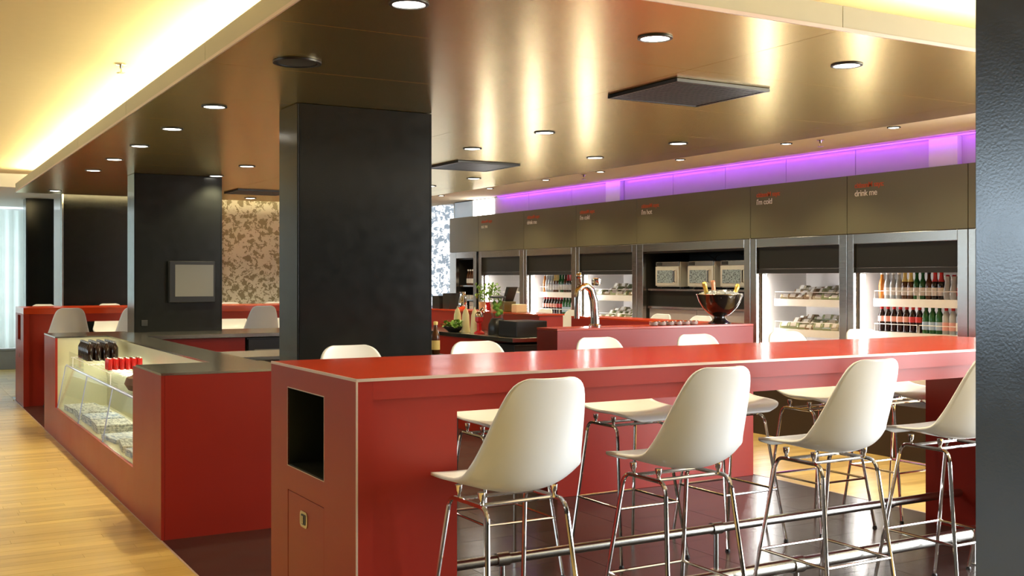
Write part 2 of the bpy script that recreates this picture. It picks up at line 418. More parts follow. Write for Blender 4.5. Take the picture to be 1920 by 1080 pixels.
# square vents
for (x0, x1, y0, y1, lab) in ((3.535, 4.175, 4.475, 5.10, 'large square black air vent in the ceiling nearest the camera'), (4.33, 4.96, 8.535, 9.18, 'square black ceiling vent just right of the tall column'), (3.50, 4.14, 12.5, 13.1, 'farthest square ceiling vent above the crowd wallpaper')):
    t = thing('ceiling_vent', ((x0+x1)/2, (y0+y1)/2, ZC-.02), lab, 'vent', 'square ceiling vents')
    z0 = ZC-.02; z1 = ZC-.001; wd = .022
    MB().box(x0, x1, y0, y0+wd, z0, z1).box(x0, x1, y1-wd, y1, z0, z1).box(x0, x0+wd, y0+wd, y1-wd, z0, z1).box(x1-wd, x1, y0+wd, y1-wd, z0, z1).build('frame', 'black_plastic', t, bevel=.002)
    B(x0+wd, x1-wd, y0+wd, y1-wd, z1-.003, z1).build('backing', 'dark', t)
    ns = 20; p = (y1-y0-2*wd)/ns
    sl = None
    for k in range(ns):
        yk = y0+wd+p*(k+.5)
        if sl is None:
            o = MB().box(x0+wd, x1-wd, yk-p*.3, yk+p*.3, z0+.003, z1-.003).build('slat', 'black_plastic', t); sl = o
        else:
            o = sl.copy(); COL.objects.link(o); o.parent = t; o.location = (0, p*k, 0)
# sprinklers
def sprinkler(x, y, z, lab):
    t = thing('sprinkler', (x, y, z-.06), lab, 'sprinkler', 'ceiling sprinklers')
    c = (x, y, z-.06)
    MB().lathe([(.03, .06), (.03, .052), (.012, .05), (.010, .03), (.004, .028), (.004, .004)], c, 14).build('body', 'chrome', t, smooth=True)
    MB().lathe([(.026, .004), (.026, 0), (.002, 0)], c, 14).build('deflector', 'chrome', t)
sprinkler(1.24, 7.0, UZ, 'small brass sprinkler on the cream ceiling at upper left')
sprinkler(6.46, 6.35, 2.565, 'sprinkler between the cream strip downlights above the drink me sign')
sprinkler(6.41, 9.69, 2.565, 'sprinkler in the cream ceiling strip farther from camera')
# cove tubes on top of the canopy
def cove_tube(p0, p1, lab):
    t = thing('cove_light', p0, lab, 'light', 'cove light tubes')
    MB().tube([p0, p1], .016, 8).build('lamp_tube', 'cove', t, smooth=True)
    a = Vector(p0); b = Vector(p1); d = (b-a).normalized()
    for q in (a, b):
        MB().box(q.x-.02, q.x+.02, q.y-.02, q.y+.02, ZC+.09, q.z+.018).build('holder', 'white', t)
zt = ZC+.125
for k in range(6):
    y0 = CY0+.12+k*1.82
    cove_tube((CX0+.13, y0, zt), (CX0+.13, y0+1.80, zt), 'hidden tube lamp along the left canopy edge, %s from the camera' % ORD[k])
for k in range(2):
    x0 = CX0+.35+k*2.1
    cove_tube((x0, CY0+.13, zt), (x0+1.9, CY0+.13, zt), 'hidden tube lamp along the front canopy edge, %s from the left' % ORD[k])
for k in range(2):
    x0 = CX0+.35+k*2.1
    cove_tube((x0, CY1-.13, zt), (x0+1.9, CY1-.13, zt), 'hidden tube lamp along the rear canopy edge, %s from the left' % ORD[k])

# ================================================================== REFRIGERATOR WALL
# header panels
hd = B(XW+.012, XW+.10, 4.0, 14.226, 1.83, 2.325).build('trim_3', 'dark'); tag(hd, 'olive metal header running above the refrigerators', kind='structure')
seams = [14.226, 13.335, 12.096, 10.87, 9.659, 7.854, 6.656, 5.457, 4.0]
def text_mesh(body, size, m, parent, Y, Z, X):
    cu = bpy.data.curves.new('lettering', 'FONT'); cu.body = body; cu.size = size; cu.extrude = .0012; cu.space_character = .93; cu.offset = .0006
    to = bpy.data.objects.new('lettering_tmp', cu); COL.objects.link(to)
    bpy.context.view_layer.update()
    me = bpy.data.meshes.new_from_object(to.evaluated_get(bpy.context.evaluated_depsgraph_get()))
    bpy.data.objects.remove(to); me.materials.clear(); me.materials.append(M[m])
    R = Matrix(((0, 0, -1), (-1, 0, 0), (0, 1, 0))).to_4x4()
    me.transform(R)
    o = bpy.data.objects.new('lettering', me); COL.objects.link(o); o.parent = parent
    o.location = Vector((X, Y, Z))-worigin(parent)
    return o
words = [None, 'eat me', 'drink me', "i'm cold", "i'm hot", "i'm cold", 'drink me', None]
for i in range(8):
    p = B(XW, XW+.011, seams[i+1]+.003, seams[i]-.003, 1.832, 2.323).build('header_panel', 'olive', hd, bevel=.0015)
    if words[i]:
        yt = seams[i]-.085
        o = text_mesh('citizenM says:', .062, 'orange_txt', p, yt, 2.215, XW-.0015); tag(o, 'orange lettering')
        o = text_mesh(words[i], .072, 'white_txt', p, yt, 2.145, XW-.0015); tag(o, 'white lettering')
# violet lit clerestory panels
pw = B(7.175, 7.26, 4.0, 14.226, 2.26, 2.563).build('trim_4', 'dark'); tag(pw, 'pale panels above the header washed with violet light', kind='structure')
ps = [4.0, 4.9, 5.77, 6.636, 7.464, 8.303, 9.128, 10.0, 11.087, 12.1, 13.0]
for i in range(len(ps)-1):
    B(7.160, 7.174, ps[i]+.003, ps[i+1]-.003, 2.30, 2.553).build('wall_panel', 'purple_wall', pw)
for (a, b_) in ((5.571, 5.837), (10.009, 10.29)):
    q = B(7.105, 7.159, a, b_, 2.326, 2.548).build('pier', 'white', pw, bevel=.002)
# glowing panes that paint in the glare and wallpaper reflection at the far end
wn = B(7.150, 7.160, 13.03, 13.62, 2.33, 2.55).build('glare_pane', emit('glare_glow', (1., .98, .95), 12.)); tag(wn, 'glowing pane put in for the glare above the header at the far end', kind='structure')
wn2 = B(7.150, 7.160, 13.64, 14.2, 2.33, 2.55).build('reflection_pane', mat('painted_reflection', (.42, .52, .60), .2, emis=(.5, .62, .72), estr=.35)); tag(wn2, 'pale blue pane painting in the wallpaper reflection at the far end', kind='structure')
MB().box(7.145, 7.162, 13.62, 13.64, 2.325, 2.555).box(7.145, 7.162, 14.2, 14.225, 2.325, 2.555).build('pane_frame', 'steel', wn2)
# violet LED line
t = thing('led_strip', (7.14, 9, 2.55), 'violet light strip along the top of the clerestory panels', 'light')
B(7.135, 7.155, 4.1, 12.9, 2.551, 2.563).build('diffuser', 'led', t)
area_light('led_strip_light', (7.045, 8.5, 2.548), (0, math.radians(-62), 0), .015, 8.8, 11., (.38, .05, 1.))

# ---- cabinets
XB = 7.74
def bay(y1, y0, o1, o0, lab, kind):
    """y1 far side, y0 near side; opening o1 (far) to o0 (near)"""
    t = thing('refrigerator' if kind != 'oven' else 'oven_niche', (XW+.3, (y0+y1)/2, 0), lab, 'refrigerator' if kind not in ('oven', 'shelf') else 'cabinet')
    zb = .43; zt = 1.745; g = .003
    fm = 'steel'
    B(XW, XW+.05, o1, y1-g, zb, 1.828).build('post', fm, t, bevel=.003)
    B(XW, XW+.05, y0+g, o0, zb, 1.828).build('post', fm, t, bevel=.003)
    B(XW, XW+.05, o0, o1, zt, 1.828).build('lintel', fm, t, bevel=.003)
    B(XW, XB, y0+g, y1-g, 0, zb).build('plinth', 'darkbrown', t)
    inn = 'fridge_in' if kind not in ('oven', 'shelf') else 'dark'
    B(XB-.02, XB, o0-.04, o1+.04, zb, zt).build('back_panel', inn, t)
    B(XW+.05, XB-.02, o1, o1+.02, zb, zt).build('side_panel', inn, t)
    B(XW+.05, XB-.02, o0-.02, o0, zb, zt).build('side_panel', inn, t)
    B(XW+.05, XB-.02, o0, o1, zt-.02, zt).build('ceiling_panel', inn, t)
    if kind not in ('oven', 'shelf'):
        B(XW+.03, XW+.07, o0+.002, o1-.002, 1.545, zt-.002).build('shutter', 'shutter', t, bevel=.002)
        B(XW+.025, XW+.08, o0+.002, o1-.002, 1.500, 1.543).build('shutter_bar', 'dark', t, bevel=.003)
        for yy in (o1-.045,):
            MB().tube([(XW+.075, yy, zb+.03), (XW+.075, yy, 1.49)], .013, 8).build('lamp_tube', 'tube', t, smooth=True)
        B(XW+.052, XW+.10, o1-.028, o1-.002, zb, 1.50).build('guide_rail', 'steel', t)
    return t
def rack(t, o0, o1, z, xf=XW+.15, depth=.42, tilt=0.):
    """white wire shelf with a front lip and solid front edge"""
    xb = xf+depth
    sh = B(xf, xb, o0+.03, o1-.09, z-.018, z-.010).build('shelf', 'wire', t)
    B(xf-.008, xf, o0+.03, o1-.09, z-.075, z-.010).build('price_rail', 'wire', sh)
    m = MB(); h = .055; nsec = 2; ln = (o1-.09-o0-.03)/nsec
    for k in range(nsec):
        a = o0+.03+ln*k+.008; b_ = a+ln-.016
        m.tube([(xf-.004, a, z-.01), (xf-.004, a, z+h), (xf-.004, b_, z+h), (xf-.004, b_, z-.01)], .0035, 6)
    m.build('wire_lip', 'wire', sh)
    return sh
# bottles --------------------------------------------------------------
def bm_col(name, col, rough=.15): return mat(name, col, rough, var=.08, coat=.3, coat_rough=.05)
G = {'cola': bm_col('cola_bottle', (.018, .008, .006)), 'green': bm_col('green_bottle', (.02, .11, .03)), 'clear': bm_col('clear_bottle', (.42, .44, .44)),
     'blue': bm_col('bluish_bottle', (.30, .38, .58)), 'orange': bm_col('orange_bottle', (.55, .18, .03)), 'amber': bm_col('amber_bottle', (.09, .03, .01)), 'red': bm_col('red_bottle', (.50, .03, .03))}
LB = {'white': mat('white_label', (.78, .76, .72), .5), 'pink': mat('pink_label', (.75, .38, .33), .5), 'yellow': mat('yellow_label', (.78, .62, .22), .5), 'blue': mat('blue_label', (.40, .55, .75), .5), 'red': mat('red_label', (.55, .05, .05), .5)}
CP = {'white': M['wire'], 'red': M['red_plastic'], 'dark': M['black_plastic'], 'green': G['green'], 'yellow': LB['yellow'], 'blue': mat('blue_cap', (.08, .12, .50), .4)}
SHAPES = {'long': [(.026, 0), (.029, .004), (.029, .115), (.024, .145), (.014, .168), (.0125, .215)],
          'cola': [(.026, 0), (.031, .006), (.028, .05), (.033, .09), (.032, .135), (.022, .165), (.013, .185), (.0125, .20)],
          'water': [(.028, 0), (.031, .005), (.031, .14), (.026, .16), (.014, .185), (.013, .20)],
          'carafe': [(.030, 0), (.034, .01), (.034, .07), (.024, .12), (.022, .16), (.027, .185)]}
PROTO = {}
def bottle(shape, g, lab, cap, neck=None):
    key = (shape, g, lab, cap, neck)
    if key in PROTO: return PROTO[key]
    t = thing('bottle', (0, 0, -50), 'x', 'bottle'); t.location = (0, 0, 0)
    pr = SHAPES[shape]; h = pr[-1][1]
    MB().lathe(pr, n=12).build('glass_body', G[g], t, smooth=True)
    if lab:
        z0, z1 = (.03, .095) if shape != 'cola' else (.085, .13)
        r = max(r for r, z in pr)+.0012
        MB().lathe([(r, z0), (r, z1)], n=12).build('paper_label', LB[lab], t, smooth=True)
    if neck:
        MB().lathe([(.0265, .143), (.0165, .168), (.0145, .205)], n=12).build('neck_label', LB[neck], t, smooth=True)
    MB().lathe([(.015, h-.012), (.0155, h+.006), (.013, h+.012), (.001, h+.012)], n=12).build('cap', CP[cap], t, smooth=True)
    PROTO[key] = t
    return t
UP = [('long', 'orange', None, 'white', None)] + [('long', 'clear', 'white', 'white', None)]*3 + [('long', 'amber', 'white', 'yellow', 'yellow')]*2 + [('long', 'green', 'white', 'green', None)]*2 + [('long', 'amber', 'white', 'dark', None)] + [('long', 'cola', 'white', 'red', 'red')]*2 + [('carafe', 'clear', None, 'red', None)]*2 + [('long', 'clear', 'red', 'red', 'red')]*2
LO = [('cola', 'cola', 'pink', 'red', None)]*5 + [('cola', 'cola', 'red', 'red', None)]*2 + [('water', 'green', 'blue', 'green', None)]*3 + [('water', 'clear', 'pink', 'red', None)]*2 + [('water', 'blue', 'white', 'blue', None)]*2
DESC = {'orange': 'orange juice bottle', 'clear': 'clear bottle', 'amber': 'brown beer bottle', 'green': 'green glass bottle', 'cola': 'dark cola bottle', 'blue': 'bluish water bottle', 'red': 'red bottle'}
def bottle_row(o0, o1, x, z, spec, where, group):
    n = len(spec); a = o1-.13; b_ = o0+.065; 
    for k, s in enumerate(spec):
        yk = a+(b_-a)*k/(n-1)
        p = bottle(*s)
        ex = (' with %s label' % s[2]) if s[2] else ''
        if s[0] == 'carafe': nm = 'small clear carafe'
        else: nm = DESC[s[1]]+ex
        place(p, USED, (x, yk, z-.010), random.random()*6, '%s on %s' % (nm, where), group)
# ---- bays
t6 = bay(6.656, 5.457, 6.585, 5.552, 'open drinks refrigerator under the drink me sign nearest the dark pillar', 'fridge')
for z in (1.295, 1.02, .64): rack(t6, 5.552, 6.585, z)
bottle_row(5.552, 6.585, XW+.20, 1.295, UP, 'the upper rack of the near drinks refrigerator', 'bottles on the upper rack near')
bottle_row(5.552, 6.585, XW+.20, 1.02, LO, 'the lower rack of the near drinks refrigerator', 'bottles on the lower rack near')
t2 = bay(12.096, 10.87, 12.028, 10.974, 'open drinks refrigerator under the farther drink me sign', 'fridge')
for z in (1.295, 1.02, .70): rack(t2, 10.974, 12.028, z)
bottle_row(10.974, 12.028, XW+.20, 1.295, UP, 'the upper rack of the far drinks refrigerator', 'bottles on the upper rack far')
bottle_row(10.974, 12.028, XW+.20, 1.02, LO, 'the lower rack of the far drinks refrigerator', 'bottles on the lower rack far')
# wrapped food packs
pk_m = [mat('wrap_beige', (.50, .45, .33), .25, var=.5, scale=40, coat=.6), mat('wrap_green', (.30, .34, .18), .25, var=.6, scale=40, coat=.6), mat('wrap_brown', (.26, .18, .11), .25, var=.6, scale=40, coat=.6)]
PK = []
for k in range(3):
    t = thing('sandwich_pack', (0, 0, 0), 'x', 'food pack')
    m = MB(); pts = [(-.05, 0), (.05, 0), (.052, .02), (.03, .048), (-.03, .050), (-.052, .02)]
    m.prism(pts, 'y', -.055, .055).build('wrapped_food', pk_m[k], t, bevel=.008)
    MB().prism([(-.054, .022), (-.032, .052), (.012, .0515), (.012, .050), (-.031, .050), (-.052, .02)], 'y', -.028, .028).build('sticker', LB['white'], t)
    PK.append(t)
def packs(o0, o1, x0, z, rows_, n, where, group, zs=.03):
    for r in range(rows_):
        for k in range(n):
            yk = o1-.19-(o1-o0-.30)*(k+.5*(r % 2))/n
            p = random.choice(PK)
            q = place(p, USED, (x0+r*.115, yk, z-.010+r*zs), random.uniform(-.6, .6), 'clear wrapped sandwich pack with white sticker on %s' % where, group)
            q.scale = (random.uniform(.85, 1.1), random.uniform(.8, 1.15), random.uniform(.75, 1.35))
def stepped(t, o0, o1, z, n, zs):
    for r in range(1, n): B(XW+.155+.115*r, XW+.155+.115*r+.11, o0+.04, o1-.10, z-.010, z-.0105+r*zs).build('step', 'wire', t)
t5 = bay(7.854, 6.656, 7.774, 6.746, 'open sandwich refrigerator between the ovens and the near drinks', 'fridge')
for nm, z in (('upper', 1.275), ('lower', 1.0)):
    s = rack(t5, 6.746, 7.774, z); stepped(s, 6.746, 7.774, z, 3, .035)
    packs(6.746, 7.774, XW+.21, z, 3, 7, 'the %s rack of the near sandwich refrigerator' % nm, 'sandwich packs %s near' % nm, .035)
rack(t5, 6.746, 7.774, .68)
t3 = bay(10.87, 9.659, 10.80, 9.747, 'open sandwich refrigerator behind the beer tap', 'fridge')
for nm, z in (('upper', 1.275), ('lower', 1.0)):
    s = rack(t3, 9.747, 10.80, z); stepped(s, 9.747, 10.80, z, 3, .035)
    packs(9.747, 10.80, XW+.21, z, 3, 6, 'the %s rack of the far sandwich refrigerator' % nm, 'sandwich packs %s far' % nm, .035)
t1 = bay(13.335, 12.096, 13.257, 12.205, 'open snack refrigerator under the eat me sign', 'fridge')
rack(t1, 12.205, 13.257, 1.02); rack(t1, 12.205, 13.257, .72)
tray = B(XW+.15, XW+.50, 12.25, 12.92, 1.265, 1.28).build('slanted_shelf', 'wire', t1)
SN = thing('snack_box', (0, 0, 0), 'x', 'box'); B(-.15, .15, -.045, .045, 0, .05).build('carton', LB['white'], SN, bevel=.003); B(-.13, .13, -.018, .018, .0502, .052).build('print_stripe', 'dark', SN)
for k in range(5): place(SN, USED, (XW+.32, 12.32+.125*k, 1.281), 0, 'white snack box with dark stripe on the shelf under the eat me sign', 'snack boxes')
for k in range(6): 
    place(random.choice(PK), USED, (XW+.26, 12.33+.13*k, 1.011), random.uniform(-.3, .3), 'clear wrapped pack on the rack under the eat me sign', 'packs under the eat me sign')
# narrow shelf cabinet
t0 = bay(14.226, 13.40, 14.02, 13.49, 'narrow dark shelf cabinet at the far end of the refrigerator wall', 'shelf')
for z in (1.36, 1.16, .95):
    B(XW+.06, XB-.03, 13.492, 14.018, z-.02, z).build('shelf', 'steel', t0)
for k in range(6):
    place(bottle('long', 'amber', 'white', 'white', None), USED, (XW+.14, 13.55+.07*k, 1.36), 0, 'dark bottle with white label in the narrow far cabinet', 'bottles in the narrow cabinet')
CUPS = thing('cup', (0, 0, 0), 'x', 'cup'); MB().lathe([(.022, 0), (.03, .06), (.028, .06), (.02, .004), (.001, .004)], n=12).build('cup_body', 'wire', CUPS, smooth=True)
for k in range(5): place(CUPS, USED, (XW+.14, 13.56+.085*k, 1.16), 0, 'small white cup in the narrow far cabinet', 'cups in the narrow cabinet')
for k in range(3):
    o = B(XW+.10, XW+.34, 13.52, 13.80, .951+.060*k, .951+.060*k+.058).build('carton_box', LB['white'], bevel=.003); tag(o, 'flat white carton in the narrow cabinet, %s from the bottom' % ORD[k], 'box', 'cartons in the narrow cabinet')
# oven niche
t4 = bay(9.659, 7.854, 9.552, 7.943, 'dark niche with three ovens under the i am hot sign', 'oven')
B(XW+.06, XB-.02, 7.943, 9.552, 1.325, 1.345).build('shelf', 'steel', t4)
B(XW+.09, XW+.12, 7.945, 9.550, 1.16, 1.324).build('front_panel', 'shutter', t4)
B(XW+.06, XB-.02, 7.943, 9.552, 1.135, 1.158).build('shelf', 'steel', t4)
for k in range(2):
    y0 = 7.95+.80*k
    B(XW+.085, XW+.105, y0, y0+.794, .45, 1.13).build('door', mat('lilac_grey_door', (.46, .43, .46), .45), t4, bevel=.002)
OV = thing('oven', (0, 0, 0), 'x', 'oven')   # local: front faces -x
B(-.19, .21, -.20, .20, .02, .285).build('body', mat('oven_body_steel', (.66, .66, .62), .3, .4), OV, bevel=.004)
d = B(-.212, -.192, -.198, .198, .03, .235).build('door', mat('oven_door_steel', (.70, .69, .62), .3, .35, var=.1), OV, bevel=.004)
B(-.216, -.2125, -.10, .165, .062, .195).build('window', 'speckle', d)
MB().tube([(-.213, -.158, .07), (-.245, -.158, .075), (-.245, -.158, .185), (-.213, -.158, .19)], .010, 8).build('handle', 'chrome', d, smooth=True)
cpn = B(-.206, -.191, -.198, .198, .238, .283).build('control_panel', 'steel', OV, bevel=.002)
B(-.2085, -.2065, .09, .185, .245, .278).build('badge', 'dark', cpn)
for sx in (-.15, .15):
    for sy in (-.16, .16): MB().lathe([(.015, 0), (.015, .02)], (sx, sy, 0), 10).build('foot', 'black_plastic', OV)
for k, (y, lab) in enumerate(((9.245, 'steel oven at the left of the oven niche'), (8.70, 'steel oven in the middle of the oven niche'), (8.19, 'steel oven at the right, behind the ice bowl'))):
    place(OV, USED, (XW+.30, y, 1.346), 0, lab, 'steel ovens in the niche')
for k, (ya, yb) in enumerate(((9.0, 8.80), (8.72, 8.86), (8.50, 8.28), (8.22, 8.33))):
    o = MB().tube([(XW+.40, ya, 1.72), (XW+.38, (ya+yb)/2, 1.69), (XW+.40, yb, 1.635)], .007, 6).build('power_cable', 'black_plastic', smooth=True)
    tag(o, 'black cable hanging behind the ovens, %s from the left' % ORD[k], 'cable', 'oven cables')
t7 = bay(5.457, 4.3, 5.39, 4.37, 'refrigerator hidden mostly by the dark pillar', 'fridge')
rack(t7, 4.37, 5.39, 1.295)
# snack bags low in the near drinks refrigerator
BAG = thing('snack_bag', (0, 0, 0), 'x', 'snack bag')
m = MB(); m.lathe([(.004, 0), (.035, .01), (.045, .06), (.04, .11), (.012, .145), (.014, .155)], n=10)
bo = m.build('foil_bag', mat('yellow_foil', (.80, .66, .12), .3, .1, bump=.5, bscale=60), BAG, smooth=True); bo.scale = (.6, 1, 1)
MB().box(-.012, .012, -.04, .04, .15, .165).build('crimp', LB['yellow'], BAG)
for k in range(9): place(BAG, USED, (XW+.22, 5.64+.10*k, .63), random.uniform(-.3, .3), 'yellow foil snack bag on the bottom rack of the near refrigerator', 'yellow snack bags')

# ================================================================== NEAREST RED TABLE
TX0, TX1, TY0, TY1, TH = 1.398, 5.578, 3.526, 4.488, 1.105
tb = thing('bar_table', ((TX0+TX1)/2, (TY0+TY1)/2, 0), 'long red communal bar table nearest the camera', 'table')
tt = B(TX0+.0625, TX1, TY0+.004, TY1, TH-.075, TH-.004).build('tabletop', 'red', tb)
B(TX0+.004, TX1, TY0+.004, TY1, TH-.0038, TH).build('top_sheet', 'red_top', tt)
MB().box(TX0-.001, TX0+.004, TY0, TY1, TH-.010, TH+.0005).box(TX0, TX1, TY0-.001, TY0+.004, TH-.010, TH+.0005).box(TX0-.001, TX0+.005, TY0-.001, TY0+.005, 0, TH-.010).build('edge_trim', 'edge', tb)
# end slab with the bin opening and a door
e0, e1 = TX0, TX0+.062
oy0, oy1, oz0, oz1 = 3.849, 4.269, .703, 1.0137
dz1 = .602
m = MB()
m.box(e0, e1, TY0+.004, oy0, 0, TH-.0042).box(e0, e1, oy1, TY1, 0, TH-.0042)
m.box(e0, e1, oy0, oy1, oz1, TH-.0042).box(e0, e1, oy0, oy1, dz1+.003, oz0).box(e0, e1, oy0, oy1, 0, .06)
m.build('end_panel', 'red', tb)
dr = B(e0+.001, e1-.02, oy0+.003, oy1-.003, .063, dz1).build('bin_door', 'red', tb, bevel=.0015)
lt = MB(); 
def rounded(cy, cz, hy, hz, r, n=5):
    pts = []
    for sx, sz, a0 in ((1, 1, 0), (-1, 1, 90), (-1, -1, 180), (1, -1, 270)):
        for k in range(n+1):
            a = math.radians(a0+90*k/n); pts.append((cy+sx*(hy-r)+r*math.cos(a), cz+sz*(hz-r)+r*math.sin(a)))
    return pts
lt.prism(rounded(4.068, .520, .042, .031, .018), 'x', e0-.004, e0+.001).build('latch_plate', 'steel', dr)
MB().prism(rounded(4.068, .520, .024, .020, .006), 'x', e0-.0055, e0-.004).build('latch_recess', 'dark', dr)
B(e0-.009, e0-.0055, 4.061, 4.075, .505, .535).build('latch_lever', 'steel', dr)
r_ = e0+.004
MB().box(r_, e1+.25, oy0, oy1, oz0, oz0+.003).box(r_, e1+.25, oy0, oy0+.003, oz0+.003, oz1).box(r_, e1+.25, oy1-.003, oy1, oz0+.003, oz1).box(r_, e1+.25, oy0+.003, oy1-.003, oz1-.003, oz1).box(e1+.25, e1+.262, oy0, oy1, oz0, oz1).build('bin_liner', mat('bin_liner_green_black', (.022, .026, .019), .35), tb)
MB().box(e0-.0008, e0+.003, oy0-.003, oy1+.003, oz0-.003, oz0).box(e0-.0008, e0+.003, oy0-.003, oy0, oz0, oz1).box(e0-.0008, e0+.003, oy1, oy1+.003, oz0, oz1).box(e0-.0008, e0+.003, oy0-.003, oy1+.003, oz1, oz1+.003).build('opening_trim', 'edge', tb)
MB().box(e1, 1.80, TY0+.030, TY0+.05, 0, TH-.076).box(e1, 1.80, TY1-.05, TY1-.03, 0, TH-.076).box(1.78, 1.80, TY0+.05, TY1-.05, 0, TH-.076).build('leg_block', 'red', tb)
MB().box(1.80, 5.40, TY0+.030, TY0+.05, TH-.138, TH-.076).build('apron', 'red', tb)
MB().box(1.80, 5.40, TY1-.05, TY1-.03, TH-.138, TH-.076).build('apron', 'red', tb)
B(5.40, TX1, TY0+.030, TY1-.03, 0, TH-.076).build('leg_block', 'red', tb)
# foot rails
def foot_rail(y, zr, r, lab):
    t = thing('foot_rail', (3.5, y, 0), lab, 'foot rail', 'foot rails under the red table')
    MB().tube([(1.801, y, zr), (5.399, y, zr)], r, 16).build('rail', 'steel', t, smooth=True)
    for x in (2.36, 3.58, 4.80):
        p = MB().tube([(x, y, 0), (x, y, zr-.01)], .013, 12).build('post', 'steel', t, smooth=True)
        MB().tube([(x-.03, y, zr), (x+.03, y, zr)], r+.007, 16).build('collar', 'steel', t, smooth=True)
        MB().lathe([(.03, 0), (.03, .006), (.014, .008)], (x, y, 0), 14).build('foot_plate', 'steel', t)
foot_rail(3.668, .155, .031, 'near steel foot rail under the front stools')
foot_rail(4.22, .21, .023, 'far steel foot rail under the red table')

# ================================================================== BAR STOOLS
def stool_proto():
    t = thing('bar_stool', (0, 0, 0), 'x', 'bar stool')       # faces +y
    # profile: y, z, half width, edge lift (along concave side), lift direction follows the normal
    P = [(.246, .722, .085, .000), (.243, .738, .135, .000), (.228, .752, .178, .002), (.195, .760, .205, .006), (.13, .758, .222, .014), (.05, .746, .229, .028), (-.03, .734, .231, .046),
         (-.095, .731, .231, .064), (-.148, .744, .228, .080), (-.187, .780, .221, .087), (-.210, .833, .210, .080), (-.228, .90, .195, .066), (-.245, .97, .179, .051), (-.260, 1.035, .163, .036), (-.272, 1.085, .145, .025), (-.279, 1.112, .122, .018), (-.283, 1.126, .085, .012)]
    nt_ = 13; V = []; Fc = []
    for i, (py, pz, hw, lf) in enumerate(P):
        a = P[max(i-1, 0)]; b_ = P[min(i+1, len(P)-1)]
        ty, tz = b_[0]-a[0], b_[1]-a[1]; L = math.hypot(ty, tz); ny, nz = tz/L, -ty/L   # normal to the concave (sitter) side
        if nz < 0 and ny < 0: ny, nz = -ny, -nz
        for j in range(nt_):
            u = -1+2*j/(nt_-1)
            k = abs(u)**2.3*lf
            V.append((u*hw, py+ny*k, pz+nz*k))
    for i in range(len(P)-1):
        for j in range(nt_-1):
            q = i*nt_+j; Fc.append((q, q+1, q+nt_+1, q+nt_))
    m = MB(); m.v = V; m.f = Fc
    o = m.build('seat_shell', 'shell', t, fixn=True)
    o.data.polygons.foreach_set('use_smooth', [True]*len(o.data.polygons))
    md = o.modifiers.new('subsurf', 'SUBSURF'); md.levels = 1; md.render_levels = 1
    md = o.modifiers.new('solid', 'SOLIDIFY'); md.thickness = .011; md.offset = 0
    # base
    zt = .690; r = .0085
    for s in (-1, 1):
        def bend(p0, c, p1, n=6):
            p0, c, p1 = Vector(p0), Vector(c), Vector(p1)
            return [p0*(1-k/n)**2+c*2*(k/n)*(1-k/n)+p1*(k/n)**2 for k in range(n+1)]
        ft = (s*.155, .135, zt); bk = (s*.155, -.125, zt)
        fd = Vector((s*.212, .250, .012))-Vector(ft); bd = Vector((s*.205, -.215, .012))-Vector(bk)
        f1 = Vector(ft)+fd*.07; b1 = Vector(bk)+bd*.07
        MB().tube(bend(f1, ft, (s*.155, .095, zt))+bend((s*.155, -.085, zt), bk, b1), r, 8).build('side_frame', 'chrome', t, smooth=True)
        MB().tube([f1, (s*.212, .250, .012)], r, 8).build('leg', 'chrome', t, smooth=True)
        MB().tube([b1, (s*.205, -.215, .012)], r, 8).build('leg', 'chrome', t, smooth=True)
        for yx, yy in ((.212, .250), (.205, -.215)): MB().lathe([(.013, 0), (.013, .006), (.009, .014)], (s*yx, yy, 0), 10).build('glide', 'black_plastic', t)
        for yy in (.09, -.07):
            MB().lathe([(.007, zt), (.007, zt+.018), (.012, zt+.026), (.014, zt+.046)], (s*.145, yy, 0), 10).build('mount', 'chrome', t, smooth=True)
    MB().tube([(-.155, .075, zt), (.155, .075, zt)], .007, 8).build('cross_bar', 'chrome', t, smooth=True)
    MB().tube([(-.155, -.06, zt), (.155, -.06, zt)], .007, 8).build('cross_bar', 'chrome', t, smooth=True)
    # stretcher ring
    zr = .285; k = (zt-zr)/(zt-.012); fx = .155+.052*k; fy = .135+.115*k; by = .125+.09*k
    for a, b_ in (((-fx, fy), (fx, fy)), ((fx, fy), (fx, -by)), ((fx, -by), (-fx, -by)), ((-fx, -by), (-fx, fy))):
        MB().tube([(a[0], a[1], zr), (b_[0], b_[1], zr)], .0065, 8).build('stretcher', 'chrome', t, smooth=True)
    return t
ST = stool_proto()
def stool(x, y, rz, lab, group): return place(ST, USED, (x, y, 0), rz, lab, group)
g1 = 'front stools at the nearest red table'
for k, (x, y, rz, lab) in enumerate(((1.868, 3.30, 0.03, 'white bar stool nearest the bin end, seen from behind'), (2.665, 3.37, .0, 'white bar stool second from the left in the front row'), (3.455, 3.36, -.0, 'white bar stool third from the left in the front row'), (4.225, 3.36, 0, 'white bar stool cut off by the dark pillar at the right'), (4.90, 3.36, 0, 'front row stool hidden behind the dark pillar'))):
    stool(x, y, rz, lab, g1)
g2 = 'rear stools at the nearest red table'
for k, (x, y) in enumerate(((1.94, 4.735), (2.635, 4.735), (3.40, 4.735), (4.09, 4.735), (4.78, 4.73), (5.44, 4.735))):
    stool(x, y, PI+random.uniform(-.04, .04), 'white bar stool across the red table, %s from the left in the far row' % ORD[k], g2)

